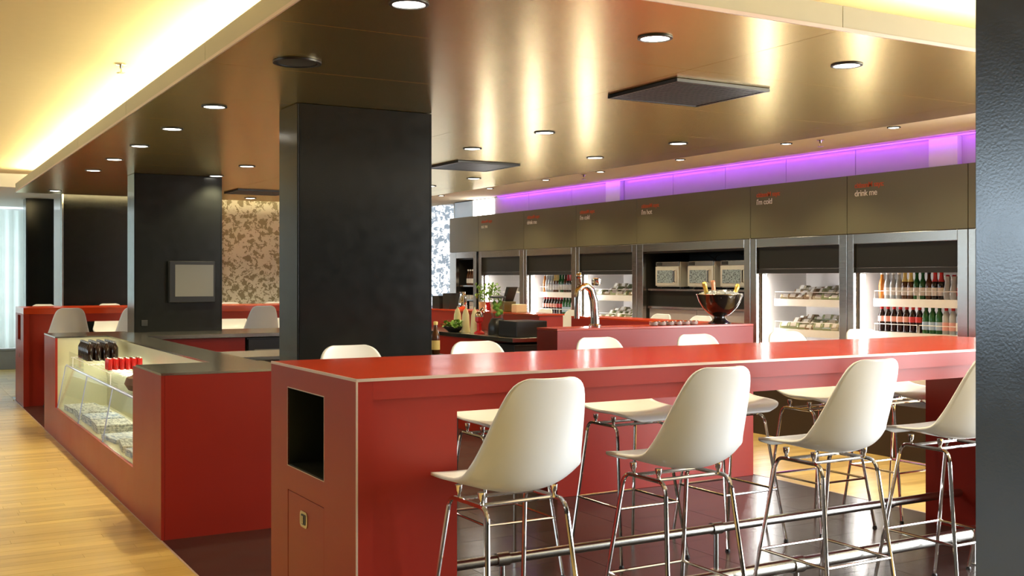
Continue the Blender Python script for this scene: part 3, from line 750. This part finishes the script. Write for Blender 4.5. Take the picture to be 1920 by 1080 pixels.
# ================================================================== STEEL TOPPED BAR WITH DISPLAY CASE
HC = .925; AX0, AX1, AY0, AY1 = 1.313, 2.045, 6.218, 11.42
wy0, wy1, wz0 = 7.023, 10.63, .286     # case window
dc = thing('display_counter', (AX0+.35, 8.8, 0), 'red bar counter with glass display case facing the oak floor', 'counter')
m = MB()
m.box(AX0, AX0+.02, AY0+.001, wy0, 0, HC-.012).box(AX0, AX0+.02, wy1, AY1, 0, HC-.012).box(AX0, AX0+.02, wy0, wy1, 0, wz0)
m.build('front_panel', 'red', dc)
B(AX0+.0205, 2.09, AY0, AY0+.02, 0, HC-.012).build('end_panel', 'red', dc)
B(AX0+.02, AX1, AY1-.02, AY1, 0, HC-.012).build('end_panel', 'red', dc)
B(AX1-.02, AX1, 6.92, AY1-.02, 0, HC-.012).build('inner_panel', 'darkbrown', dc)
cbx = 1.76
lin = MB().box(AX0+.02, cbx, wy0-.1, wy1+.02, wz0-.01, wz0).build('case_floor', 'steel_case', dc)
B(cbx, cbx+.01, wy0-.1, wy1+.02, wz0-.01, HC-.012).build('case_back', 'steel_case', dc)
B(AX0+.02, cbx, wy1+.01, wy1+.02, wz0, HC-.012).build('case_side', 'steel_case', dc)
B(AX0+.02, cbx, wy0-.11, wy0-.10, wz0, HC-.012).build('case_side', 'steel_case', dc)
sz = .675
gs = B(1.405, cbx-.005, wy0-.09, wy1-.05, sz-.008, sz).build('glass_shelf', 'glass', dc)
B(1.398, 1.405, wy0-.09, wy1-.05, sz-.014, sz+.004).build('lit_edge', 'glass_edge', gs)
m = MB(); m.prism([(1.330, wz0+.002), (1.336, wz0+.002), (1.404, sz-.01), (1.398, sz-.01)], 'y', wy0-.09, wy1-.05); m.build('sloped_glass', 'glass', dc)
for yy in (wy1-.056, 9.35, 8.2):
    m = MB(); m.prism([(1.322, wz0+.002), (1.330, wz0+.002), (1.398, sz-.01), (1.390, sz-.01)], 'y', yy, yy+.008); m.build('glass_edge_strip', 'glass_edge', dc)
B(1.42, 1.425, wy1-.9, wy1-.06, sz+.001, sz+.12).build('glass_upstand', 'glass', dc)
B(1.405, 1.413, 7.45, 7.458, sz+.001, sz+.12).build('glass_edge_strip', 'glass_edge', dc)
MB().tube([(cbx-.03, wy0, sz-.02), (cbx-.03, wy1-.1, sz-.02)], .008, 6).build('case_lamp', emit('case_lamp', (.95, 1., .80), 30.), dc)
# steel worktop (U shape around the case opening)
BY0 = 10.42
wt = MB()
wt.prism([(AX0-.001, AY0-.002), (2.088, AY0-.002), (2.088, 6.90), (AX1+.01, 6.90), (AX1+.01, 6.925), (AX0-.001, 6.925)], 'z', HC-.011, HC+.001)
wt.box(cbx+.002, AX1+.01, 6.9255, AY1+.005, HC-.011, HC+.001)
wt.box(AX0-.001, cbx+.0015, wy1+.001, AY1+.005, HC-.011, HC+.001)
o = wt.build('steel_worktop', 'steel_top'); tag(o, 'steel worktop framing the open display case', 'worktop')
# magazines and goods in the case
for k, (y, dx, rz, n, mm) in enumerate(((10.25, 0, .05, 3, 'news'), (9.78, .0, -.04, 4, 'news'), (9.30, .01, .03, 4, 'news_blue'), (8.85, .0, -.05, 4, 'news'), (8.25, .0, .10, 2, 'news_blue'), (7.80, .01, -.12, 3, 'news'), (7.35, 0, .06, 3, 'news_blue'))):
    t = thing('newspaper_pile', (1.50+dx, y, wz0+.001), 'pile of folded newspapers in the display case, %s from the far end' % ORD[k], 'newspapers', 'newspapers in the display case')
    for q in range(n):
        bz = wz0+.001+.016*q
        p = B(1.37+dx, 1.63+dx, y-.19, y+.19, bz, bz+.014).build('newspaper', mm, t, bevel=.003); p.rotation_euler = (0, 0, 0)
    t.rotation_euler = (0, 0, rz)
# black bottle crates
DB = thing('soda_bottle', (0, 0, 0), 'x', 'bottle')
MB().lathe([(.029, 0), (.031, .006), (.031, .15), (.022, .175), (.013, .195), (.013, .215)], n=12).build('glass_body', G['cola'], DB, smooth=True)
MB().lathe([(.0145, .205), (.0145, .222), (.001, .222)], n=12).build('cap', 'steel', DB, smooth=True)
rs = MB(); rz_ = .765
for k in range(9): rs.tube([(1.40+.043*k, 8.38, rz_), (1.40+.043*k, 10.25, rz_)], .0025, 6)
for yy in (8.38, 9.3, 10.25): rs.tube([(1.395, yy, rz_-.004), (1.75, yy, rz_-.004)], .004, 6)
rs.build('wire_riser', 'wire', dc)
for xx in (1.41, 1.74):
    for yy in (8.38, 10.25): MB().tube([(xx, yy, sz), (xx, yy, rz_)], .004, 6).build('riser_leg', 'wire', dc)
for i in range(4):
    for j in range(7):
        q = place(DB, USED, (1.455+.066*i, 9.63+.07*j, rz_+.003), 0, 'black bottle in the block of bottles in the display case', 'black bottles in the display case')
        q.scale = (.98, .98, .70)
RC = thing('red_can', (0, 0, 0), 'x', 'can')
MB().lathe([(.016, 0), (.020, .006), (.020, .072), (.017, .082)], n=14).build('can_body', 'red_plastic', RC, smooth=True)
MB().lathe([(.016, .082), (.017, .085), (.013, .083), (.001, .083)], n=14).build('lid', 'chrome', RC, smooth=True)
for j in range(3):
    for i in range(6): place(RC, USED, (1.44+.043*i, 8.58+.046*j, rz_+.003), 0, 'red can in the block of cans on the wire riser', 'red cans in the display case')
o = MB().lathe([(.001, 0), (.09, .005), (.115, .045), (.10, .09), (.05, .112), (.001, .115)], (1.53, 7.85, sz+.002), 18).build('bread_loaf', 'bread', smooth=True); o.scale = (1, 1.7, 1); tag(o, 'dark round loaf on the glass shelf near the counter end', 'bread')

# ---- back leg of the bar
bc = thing('back_counter', (3.4, 10.9, 0), 'low bar counter crossing behind, under the screen column', 'counter')
B(AX1+.012, 3.0, BY0+.04, BY0+.06, 0, HC-.04).build('front_panel', 'red', bc)
B(2.965, 4.78, AY1-.03, AY1-.01, 0, HC-.04).build('rear_panel', 'red', bc)
m = MB()
m.box(AX1+.011, 4.79, BY0, 11.145, HC-.036, HC+.0005).box(2.965, 4.79, 11.145, AY1, HC-.036, HC+.0005)
m.build('worktop', 'steel_top', bc, bevel=.002)
for k in range(3):
    x0 = 3.02+.585*k
    u = thing('undercounter_fridge', (x0+.3, BY0+.3, 0), 'black undercounter fridge below the back counter, %s from the left' % ORD[k], 'fridge', 'undercounter fridges')
    B(x0, x0+.575, BY0+.06, BY0+.55, .02, HC-.045).build('body', 'dark', u, bevel=.003)
    d = B(x0+.01, x0+.565, BY0+.035, BY0+.058, .05, HC-.06).build('door', 'black_plastic', u, bevel=.003)
    B(x0+.07, x0+.52, BY0+.031, BY0+.0345, .14, HC-.16).build('pane', 'screen', d)
    MB().tube([(x0+.54, BY0+.03, .40), (x0+.54, BY0+.005, .42), (x0+.54, BY0+.005, .62), (x0+.54, BY0+.03, .64)], .006, 6).build('handle', 'chrome', d)
# sink unit with bottles seen beside the tall column
su = thing('bottle_station', (2.75, 9.0, 0), 'dark bar station with steel top inside the bar', 'counter')
B(2.40, 3.3, 8.6, 9.3, 0, .80).build('body', 'darkbrown', su, bevel=.003)
B(2.39, 3.31, 8.58, 9.32, .80, .83).build('worktop', 'steel', su, bevel=.002)

# ---- screen on the column
sc = thing('wall_screen', (2.645, 11.11, 1.22), 'small grey screen in a black housing on the column', 'screen')
B(2.42, 2.873, 11.075, 11.149, 1.215, 1.628).build('housing', 'black_plastic', sc, bevel=.006)
B(2.475, 2.852, 11.071, 11.076, 1.275, 1.592).build('display', 'screen', sc)
o = B(2.165, 2.225, 11.138, 11.149, .985, 1.045).build('wall_socket', 'dark', bevel=.003); tag(o, 'small dark socket plate low on the screen column', 'socket')

# ================================================================== FAR RED TABLE
FTH = 1.12
ft = thing('bar_table', (3.6, 13.94, 0), 'farther red bar table beyond the display counter', 'table')
fx0, fx1, fy0, fy1 = 1.333, 5.9, 13.50, 14.38
B(fx0, fx1, fy0, fy1, FTH-.072, FTH).build('tabletop', 'red_top', ft, bevel=.002)
m = MB(); py0, py1, pz0, pz1 = 13.78, 14.12, .74, 1.03
m.box(fx0, fx0+.06, fy0, py0, 0, FTH-.073).box(fx0, fx0+.06, py1, fy1, 0, FTH-.073).box(fx0, fx0+.06, py0, py1, 0, pz0).box(fx0, fx0+.06, py0, py1, pz1, FTH-.073)
m.build('end_panel', 'red', ft)
B(fx0+.03, fx0+.06, py0, py1, pz0, pz1).build('bin_liner', 'grey', ft)
MB().prism(rounded(13.95, .56, .03, .02, .01), 'x', fx0-.004, fx0).build('latch_plate', 'steel', ft)
m = MB().box(fx0+.06, 1.72, fy0+.03, fy0+.05, 0, FTH-.073).box(1.70, 1.72, fy0+.05, fy1-.05, 0, FTH-.073).box(fx0+.06, 1.72, fy1-.05, fy1-.03, 0, FTH-.073); m.build('leg_block', 'red', ft)
B(1.72, 5.5, fy0+.03, fy0+.05, FTH-.165, FTH-.073).build('apron', 'red', ft)
B(1.72, 5.5, fy1-.05, fy1-.03, FTH-.165, FTH-.073).build('apron', 'red', ft)
B(5.5, fx1, fy0+.03, fy1-.03, 0, FTH-.073).build('leg_block', 'red', ft)
t = thing('foot_rail', (3.5, 13.6, 0), 'thin foot rail of the farther red table', 'foot rail')
MB().tube([(1.70, 13.47, .43), (5.5, 13.47, .43)], .018, 10).build('rail', 'edge', t, smooth=True)
for x in (2.2, 3.4, 4.6): MB().tube([(x, 13.47, 0), (x, 13.47, .42)], .012, 8).build('post', 'steel', t)
for k, x in enumerate((1.755, 2.47, 3.17, 3.95, 4.65)):
    stool(x, 13.20 if k < 5 else 13.3, random.uniform(-.05, .05), 'white bar stool before the farther red table, %s from the left' % ORD[k], 'near stools at the farther table')
for k, x in enumerate((1.72, 2.52, 3.3, 4.1, 4.72)):
    stool(x, 14.78, PI, 'white stool beyond the farther red table, %s from the left' % ORD[k], 'far stools at the farther table')

# ================================================================== PINK LIT RED BAR WITH TAP AND ICE BOWL
PX0, PX1, PY0, PY1 = 3.844, 5.553, 6.128, 6.39
pb = thing('service_bar', (4.7, 6.26, 0), 'solid red service bar behind the near table with an ice bowl on top', 'bar counter')
B(PX0, PX1, PY0, PY1, 0, 1.104).build('front_wall', 'red', pb, bevel=.002)
B(5.29, PX1, PY1+.001, 8.2, 0, 1.104).build('side_wall', 'red', pb, bevel=.002)
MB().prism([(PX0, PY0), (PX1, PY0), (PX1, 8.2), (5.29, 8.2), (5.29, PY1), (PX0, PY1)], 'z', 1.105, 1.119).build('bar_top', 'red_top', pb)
B(4.2, 5.27, 6.40, 6.95, .10, .88).build('under_cabinet', 'darkbrown', pb, bevel=.003)
B(4.18, 5.285, 6.395, 6.97, .885, .915).build('worktop', 'steel_top', pb)
# rear bar continuing the line
rb = thing('service_bar', (5.42, 10.1, 0), 'farther red service bar with stools, beyond the gap', 'bar counter')
B(5.29, PX1, 8.75, 11.42, 0, 1.104).build('side_wall', 'red', rb, bevel=.002)
B(5.27, PX1+.01, 8.74, 11.42, 1.105, 1.119).build('bar_top', 'red_top', rb)
wk = thing('work_counter', (5.04, 9.9, 0), 'steel topped red work counter crowded with bar supplies', 'counter')
B(4.80, 5.285, 8.80, 11.41, .0, HC-.04).build('body', 'red', wk, bevel=.002)
B(4.79, 5.287, 8.38, 11.415, HC-.038, HC).build('worktop', 'steel_top', wk, bevel=.002)
for k in range(3):
    B(4.82, 5.28, 8.40, 8.79, .12+.25*k, .12+.25*k+.243).build('drawer', 'black_plastic', wk, bevel=.004)

# beer tap
bx_, by_ = 4.235, 6.26
tp = thing('beer_tap', (bx_, by_, 1.12), 'chrome swan neck beer tap with ball handle on the service bar', 'beer tap')
pts = [(bx_, by_, 1.122), (bx_-.002, by_, 1.20), (bx_-.01, by_, 1.30), (bx_-.035, by_, 1.375), (bx_-.075, by_, 1.402), (bx_-.12, by_, 1.395), (bx_-.145, by_, 1.365), (bx_-.15, by_, 1.31), (bx_-.15, by_, 1.18)]
MB().tube(pts, [.032, .029, .027, .026, .025, .024, .022, .020, .019], 14).build('swan_neck', 'chrome', tp, smooth=True)
MB().lathe([(.045, 0), (.045, .01), (.032, .02)], (bx_, by_, 1.1205), 18).build('base_flange', 'chrome', tp, smooth=True)
MB().tube([(bx_-.115, by_, 1.40), (bx_-.13, by_, 1.455)], .008, 8).build('lever', 'chrome', tp, smooth=True)
MB().lathe([(.001, -.024), (.014, -.019), (.023, -.005), (.023, .005), (.014, .019), (.001, .024)], (bx_-.133, by_, 1.472), 14).build('ball_knob', 'chrome', tp, smooth=True)
MB().lathe([(.03, 0), (.034, .012), (.034, .045), (.02, .052), (.001, .054)], (bx_+.01, by_, 1.405), 18).build('badge_head', 'chrome', tp, smooth=True)
MB().tube([(bx_-.15, by_, 1.315), (bx_-.165, by_, 1.345)], .012, 8).build('spout_valve', 'steel', tp, smooth=True)
# ice bowl
ix, iy = 5.345, 6.262
bw = thing('ice_bowl', (ix, iy, 1.12), 'black pedestal bowl filled with ice and champagne', 'bowl')
MB().lathe([(.085, 0), (.085, .006), (.06, .02), (.042, .04), (.042, .052), (.08, .072), (.125, .115), (.155, .165), (.172, .215), (.168, .215), (.150, .165), (.12, .12), (.075, .078), (.001, .066)], (ix, iy, 1.1205), 40).build('bowl_body', mat('black_bowl', (.012, .008, .007), .2, coat=.6, coat_rough=.1), bw, smooth=True)
MB().lathe([(.1715, .213), (.1735, .217), (.170, .219), (.1675, .215)], (ix, iy, 1.1205), 40).build('rim', 'steel', bw, smooth=True)
icm = MB()
for k in range(150):
    a = random.random()*6.28; rr = .155*math.sqrt(random.random()); cz = 1.325+.035*(1-(rr/.155)**2)*random.random()
    s_ = random.uniform(.010, .016); cx, cy = ix+rr*math.cos(a), iy+rr*math.sin(a); n0 = len(icm.v)
    icm.box(-s_, s_, -s_, s_, -s_*.8, s_*.8)
    R = Matrix.Rotation(random.random()*6, 3, 'Z') @ Matrix.Rotation(random.random()*6, 3, 'X')
    for q in range(n0, len(icm.v)): icm.v[q] = tuple(R @ Vector(icm.v[q])+Vector((cx, cy, cz)))
o = icm.build('ice_cubes', 'ice'); tag(o, 'crushed ice heaped in the black bowl', 'ice', kind='stuff')
def champ(x, y, tx, ty, foil, lab):
    t = thing('champagne_bottle', (x, y, 1.27), lab, 'bottle', 'champagne bottles in the ice bowl')
    MB().lathe([(.018, 0), (.03, .002), (.03, .03), (.016, .075), (.0145, .10)], (x, y, 1.27), 14).build('glass_body', G['green'], t, smooth=True)
    MB().lathe([(.018, .068), (.0155, .09), (.0155, .135), (.0185, .142), (.0185, .162), (.014, .170), (.001, .171)], (x, y, 1.27), 14).build('foil', foil, t, smooth=True)
    t.rotation_euler = (tx, ty, 0)
champ(ix-.075, iy+.03, .15, -.42, 'gold', 'gold foiled champagne bottle leaning left in the ice bowl')
champ(ix+.0, iy+.05, -.05, -.10, 'pinkfoil', 'copper foiled champagne bottle upright in the ice bowl middle')
champ(ix+.085, iy-.03, -.2, .62, 'gold', 'gold foiled champagne bottle leaning right in the ice bowl')
# row of glass dishes
GD = thing('glass_dish', (0, 0, 0), 'x', 'dish')
MB().lathe([(.022, 0), (.030, .006), (.033, .028), (.030, .028), (.027, .008), (.001, .006)], n=16).build('dish_body', mat('dish_glass', (.75, .72, .70), .08, var=.1, trans=.6, ior=1.4), GD, smooth=True)
MB().lathe([(.0335, .026), (.0345, .030), (.030, .030), (.029, .027)], n=16).build('rim', 'chrome', GD, smooth=True)
for k in range(6): place(GD, USED, (4.69+.072*k, 6.20, 1.120), 0, 'small glass dish in the row beside the ice bowl', 'glass dishes on the service bar')
# stools on the outer side of the service bars (facing -x)
for k, y in enumerate((7.45, 8.02)):
    stool(5.90, y, PI/2, 'warm lit stool behind the service bar, %s from the ice bowl' % ORD[k], 'stools along the service bar')
for k, y in enumerate((9.50, 10.05, 10.7, 11.3)):
    stool(5.90, y, PI/2, 'stool outside the farther service bar, %s from the gap' % ORD[k], 'stools along the farther service bar')

# ================================================================== SUPPLIES ON THE WORK COUNTER
z0 = HC+.0005
# blender
t = thing('blender', (4.98, 9.0, z0), 'blender with glass jug of limes on a black motor base', 'blender')
MB().lathe([(.085, 0), (.09, .01), (.085, .10), (.06, .15), (.055, .155)], (4.98, 9.0, z0), 20).build('motor_base', 'black_plastic', t, smooth=True)
MB().lathe([(.055, .156), (.06, .20), (.075, .34), (.077, .345)], (4.98, 9.0, z0), 20).build('jug', 'glass', t, smooth=True)
lm = MB()
for k in range(14): 
    a = random.random()*6.28; rr = .045*random.random()
    lm.lathe([(.001, -.022), (.016, -.015), (.022, 0), (.016, .015), (.001, .022)], (4.98+rr*math.cos(a), 9.0+rr*math.sin(a), z0+.19+.009*k), 8)
o = lm.build('lime_slices', 'green', t, smooth=True); o['kind'] = 'stuff'
MB().lathe([(.078, .346), (.078, .36), (.03, .37), (.001, .37)], (4.98, 9.0, z0), 20).build('lid', 'dark', t, smooth=True)
o = B(4.88, 5.20, 8.46, 8.80, z0, z0+.145).build('coffee_grinder', 'black_plastic', bevel=.008); tag(o, 'low black box at the near end of the work counter', 'box')
o = B(5.35, 5.49, 9.53, 9.66, 1.120, 1.225).build('storage_tin', mat('olive_tin', (.16, .14, .04), .4), bevel=.006); tag(o, 'olive green tin behind the blender', 'tin')
m = MB(); m.prism([(9.55, 1.226), (9.60, 1.226), (9.52, 1.37), (9.46, 1.37)], 'x', 5.37, 5.47)
o = m.build('menu_board', 'dark', bevel=.003); tag(o, 'dark leaning menu board on the olive tin', 'board')
for k, (x, y) in enumerate(((4.95, 9.77), (4.95, 9.59), (4.95, 9.40))):
    t = thing('squeeze_bottle', (x, y, z0), 'cream tapered squeeze bottle, %s from the left' % ORD[k], 'bottle', 'cream squeeze bottles')
    MB().lathe([(.042, 0), (.044, .01), (.034, .17), (.026, .195)], (x, y, z0), 14).build('bottle_body', 'cream', t, smooth=True)
    MB().lathe([(.026, .196), (.024, .21), (.006, .235), (.005, .25)], (x, y, z0), 14).build('nozzle', 'cream', t, smooth=True)
# lettuce bowl
t = thing('herb_bowl', (4.90, 10.0, z0), 'bowl heaped with green leaves on the work counter', 'bowl')
t.location = (4.865, 9.68, z0)
MB().lathe([(.05, 0), (.10, .04), (.11, .055), (.10, .05), (.001, .02)], (4.865, 9.68, z0), 18).build('bowl_body', 'dark', t, smooth=True)
lf = MB()
for k in range(70):
    a = random.random()*6.28; rr = .11*math.sqrt(random.random()); c = Vector((4.865+rr*math.cos(a), 9.68+rr*1.2*math.sin(a), z0+.05+.06*random.random()))
    n0 = len(lf.v); s_ = random.uniform(.02, .035)
    R = Matrix.Rotation(random.random()*6.28, 3, 'Z') @ Matrix.Rotation(random.uniform(-1, 1), 3, 'X')
    for q in ((0, -s_, 0), (s_*.7, 0, .008), (0, s_, 0), (-s_*.7, 0, .008)): lf.v.append(tuple(R @ Vector(q)+c))
    lf.f.append((n0, n0+1, n0+2, n0+3))
o = lf.build('leaves', 'green', t, fixn=False); o['kind'] = 'stuff'
# potted herbs at back
for k, (x, y) in enumerate(((5.42, 10.12), (5.42, 9.96), (5.40, 9.82))):
    t = thing('potted_herb', (x, y, 1.1205), 'leafy herb in a pale pot, %s from the left' % ORD[k], 'plant', 'potted herbs on the rear bar')
    MB().lathe([(.03, 0), (.042, .09), (.039, .09), (.026, .01), (.001, .01)], (x, y, 1.1205), 14).build('pot', 'cream' if k != 1 else 'red_plastic', t, smooth=True)
    lf = MB()
    for q_ in range(60):
        a = random.random()*6.28; rr = .07*math.sqrt(random.random()); c = Vector((x+rr*math.cos(a), y+rr*math.sin(a), 1.1205+.11+.17*random.random()))
        n0 = len(lf.v); s_ = random.uniform(.014, .026)
        R = Matrix.Rotation(random.random()*6.28, 3, 'Z') @ Matrix.Rotation(random.uniform(-1.3, 1.3), 3, 'X')
        for q in ((0, -s_, 0), (s_*.6, 0, .006), (0, s_, 0), (-s_*.6, 0, .006)): lf.v.append(tuple(R @ Vector(q)+c))
        lf.f.append((n0, n0+1, n0+2, n0+3))
    o = lf.build('leaves', 'green', t, fixn=False); o['kind'] = 'stuff'
    MB().tube([(x, y, 1.1205+.05), (x, y, 1.1205+.22)], .004, 6).build('stem', 'green', t)
# juicer with red body
t = thing('hand_juicer', (4.92, 9.25, z0), 'hand juicer with chrome dome and red body', 'juicer')
MB().lathe([(.05, 0), (.05, .012), (.022, .03), (.022, .10), (.04, .12), (.04, .16)], (4.92, 9.25, z0), 16).build('body', 'red_plastic', t, smooth=True)
MB().lathe([(.042, .161), (.038, .19), (.02, .212), (.001, .218)], (4.92, 9.25, z0), 16).build('dome', 'chrome', t, smooth=True)
MB().tube([(4.92, 9.25, z0+.21), (4.92, 9.18, z0+.25), (4.92, 9.14, z0+.20)], .007, 8).build('lever', 'chrome', t, smooth=True)
# crates standing on the rear bar and dark tubs
for k, (x, y, a, h, lab) in enumerate(((5.42, 11.06, .09, .14, 'dark open crate at the far end of the rear bar'), (5.42, 10.82, .08, .17, 'tall black bin on the rear bar'))):
    t = thing('storage_bin', (x, y, 1.12), lab, 'bin')
    MB().box(x-a, x+a, y-a, y-a+.01, 1.12, 1.12+h).box(x-a, x+a, y+a-.01, y+a, 1.12, 1.12+h).box(x-a, x-a+.01, y-a+.01, y+a-.01, 1.12, 1.12+h).box(x+a-.01, x+a, y-a+.01, y+a-.01, 1.12, 1.12+h).build('walls', 'dark', t)
    B(x-a+.01, x+a-.01, y-a+.01, y+a-.01, 1.12, 1.13).build('bottom', 'dark', t)
    MB().box(x-a-.006, x+a+.006, y-a-.006, y-a+.002, 1.12+h-.02, 1.12+h+.004).build('rim', 'black_plastic', t)
t = thing('milk_jug', (5.42, 10.58, 1.12), 'shiny steel milk jug on the rear bar', 'jug')
MB().lathe([(.05, 0), (.055, .01), (.05, .08), (.032, .15), (.036, .19), (.033, .19), (.029, .15), (.001, .14)], (5.42, 10.58, 1.12), 18).build('jug_body', 'chrome', t, smooth=True)
MB().tube([(5.42, 10.54, 1.29), (5.42, 10.49, 1.27), (5.42, 10.49, 1.20), (5.42, 10.53, 1.17)], .006, 8).build('handle', 'chrome', t, smooth=True)
o = B(5.36, 5.48, 9.30, 9.40, 1.12, 1.20).build('cream_packet', 'cream', bevel=.006); tag(o, 'cream paper packet on the rear bar beside the fridge post', 'packet')
# bottle rack right of the tall column
t = thing('bar_shelf', (3.2, 6.9, 0), 'dark bar shelf beside the tall column', 'counter')
B(2.99, 3.36, 6.62, 7.05, 0, .90).build('body', 'dark', t, bevel=.003)
B(2.985, 3.37, 6.61, 7.06, .90, .925).build('worktop', 'shutter', t, bevel=.002)
for k in range(4):
    place(bottle('long', 'amber', 'yellow' if k % 2 else 'white', 'yellow', None), USED, (3.10+.075*k, 6.90, .9255), 0, 'dark bottle on the shelf beside the tall column', 'bottles beside the tall column')
t = thing('coffee_flask', (3.12, 6.74, .9255), 'tall dark steel flask beside the column', 'flask')
MB().lathe([(.05, 0), (.052, .01), (.05, .2), (.03, .23), (.001, .235)], (3.12, 6.74, .9255), 16).build('flask_body', 'dark', t, smooth=True)
MB().lathe([(.052, .03), (.0535, .032), (.0535, .05), (.052, .052)], (3.12, 6.74, .9255), 16).build('band', 'chrome', t, smooth=True)

# ================================================================== FAR PASSAGE
t = thing('window_seat', (1.5, 19.4, 0), 'grey plinth bench under the far white curtain', 'bench')
B(-1, 2.6, 19.25, 19.69, 0, .30).build('base', 'grey', t, bevel=.004); B(-1, 2.6, 19.23, 19.69, .302, .335).build('seat_slab', 'grey', t, bevel=.004)
cu = MB(); n = 90; pts = []
for k in range(n+1):
    x = -.5+2.4*k/n; pts.append((x, 19.18+.03*math.sin(k*1.1)+.012*math.sin(k*.37)))
back = [(p[0], p[1]+.008) for p in reversed(pts)]
cu.prism(pts+back, 'z', .345, 2.55)
area_light('daylight_window', (.67, 19.72, 1.43), (-PI/2, 0, 0), 2.5, 2.1, 75., (.86, .95, 1.))
o = cu.build('curtain', sheer_mat(), smooth=True); tag(o, 'pale white pleated curtain at the end of the left passage', 'curtain')
o = B(3.085, 3.099, 16.3, 16.38, 1.36, 1.52).build('fire_call_point', 'red_plastic', bevel=.003); tag(o, 'small dark red call point on the passage wall', 'call point')
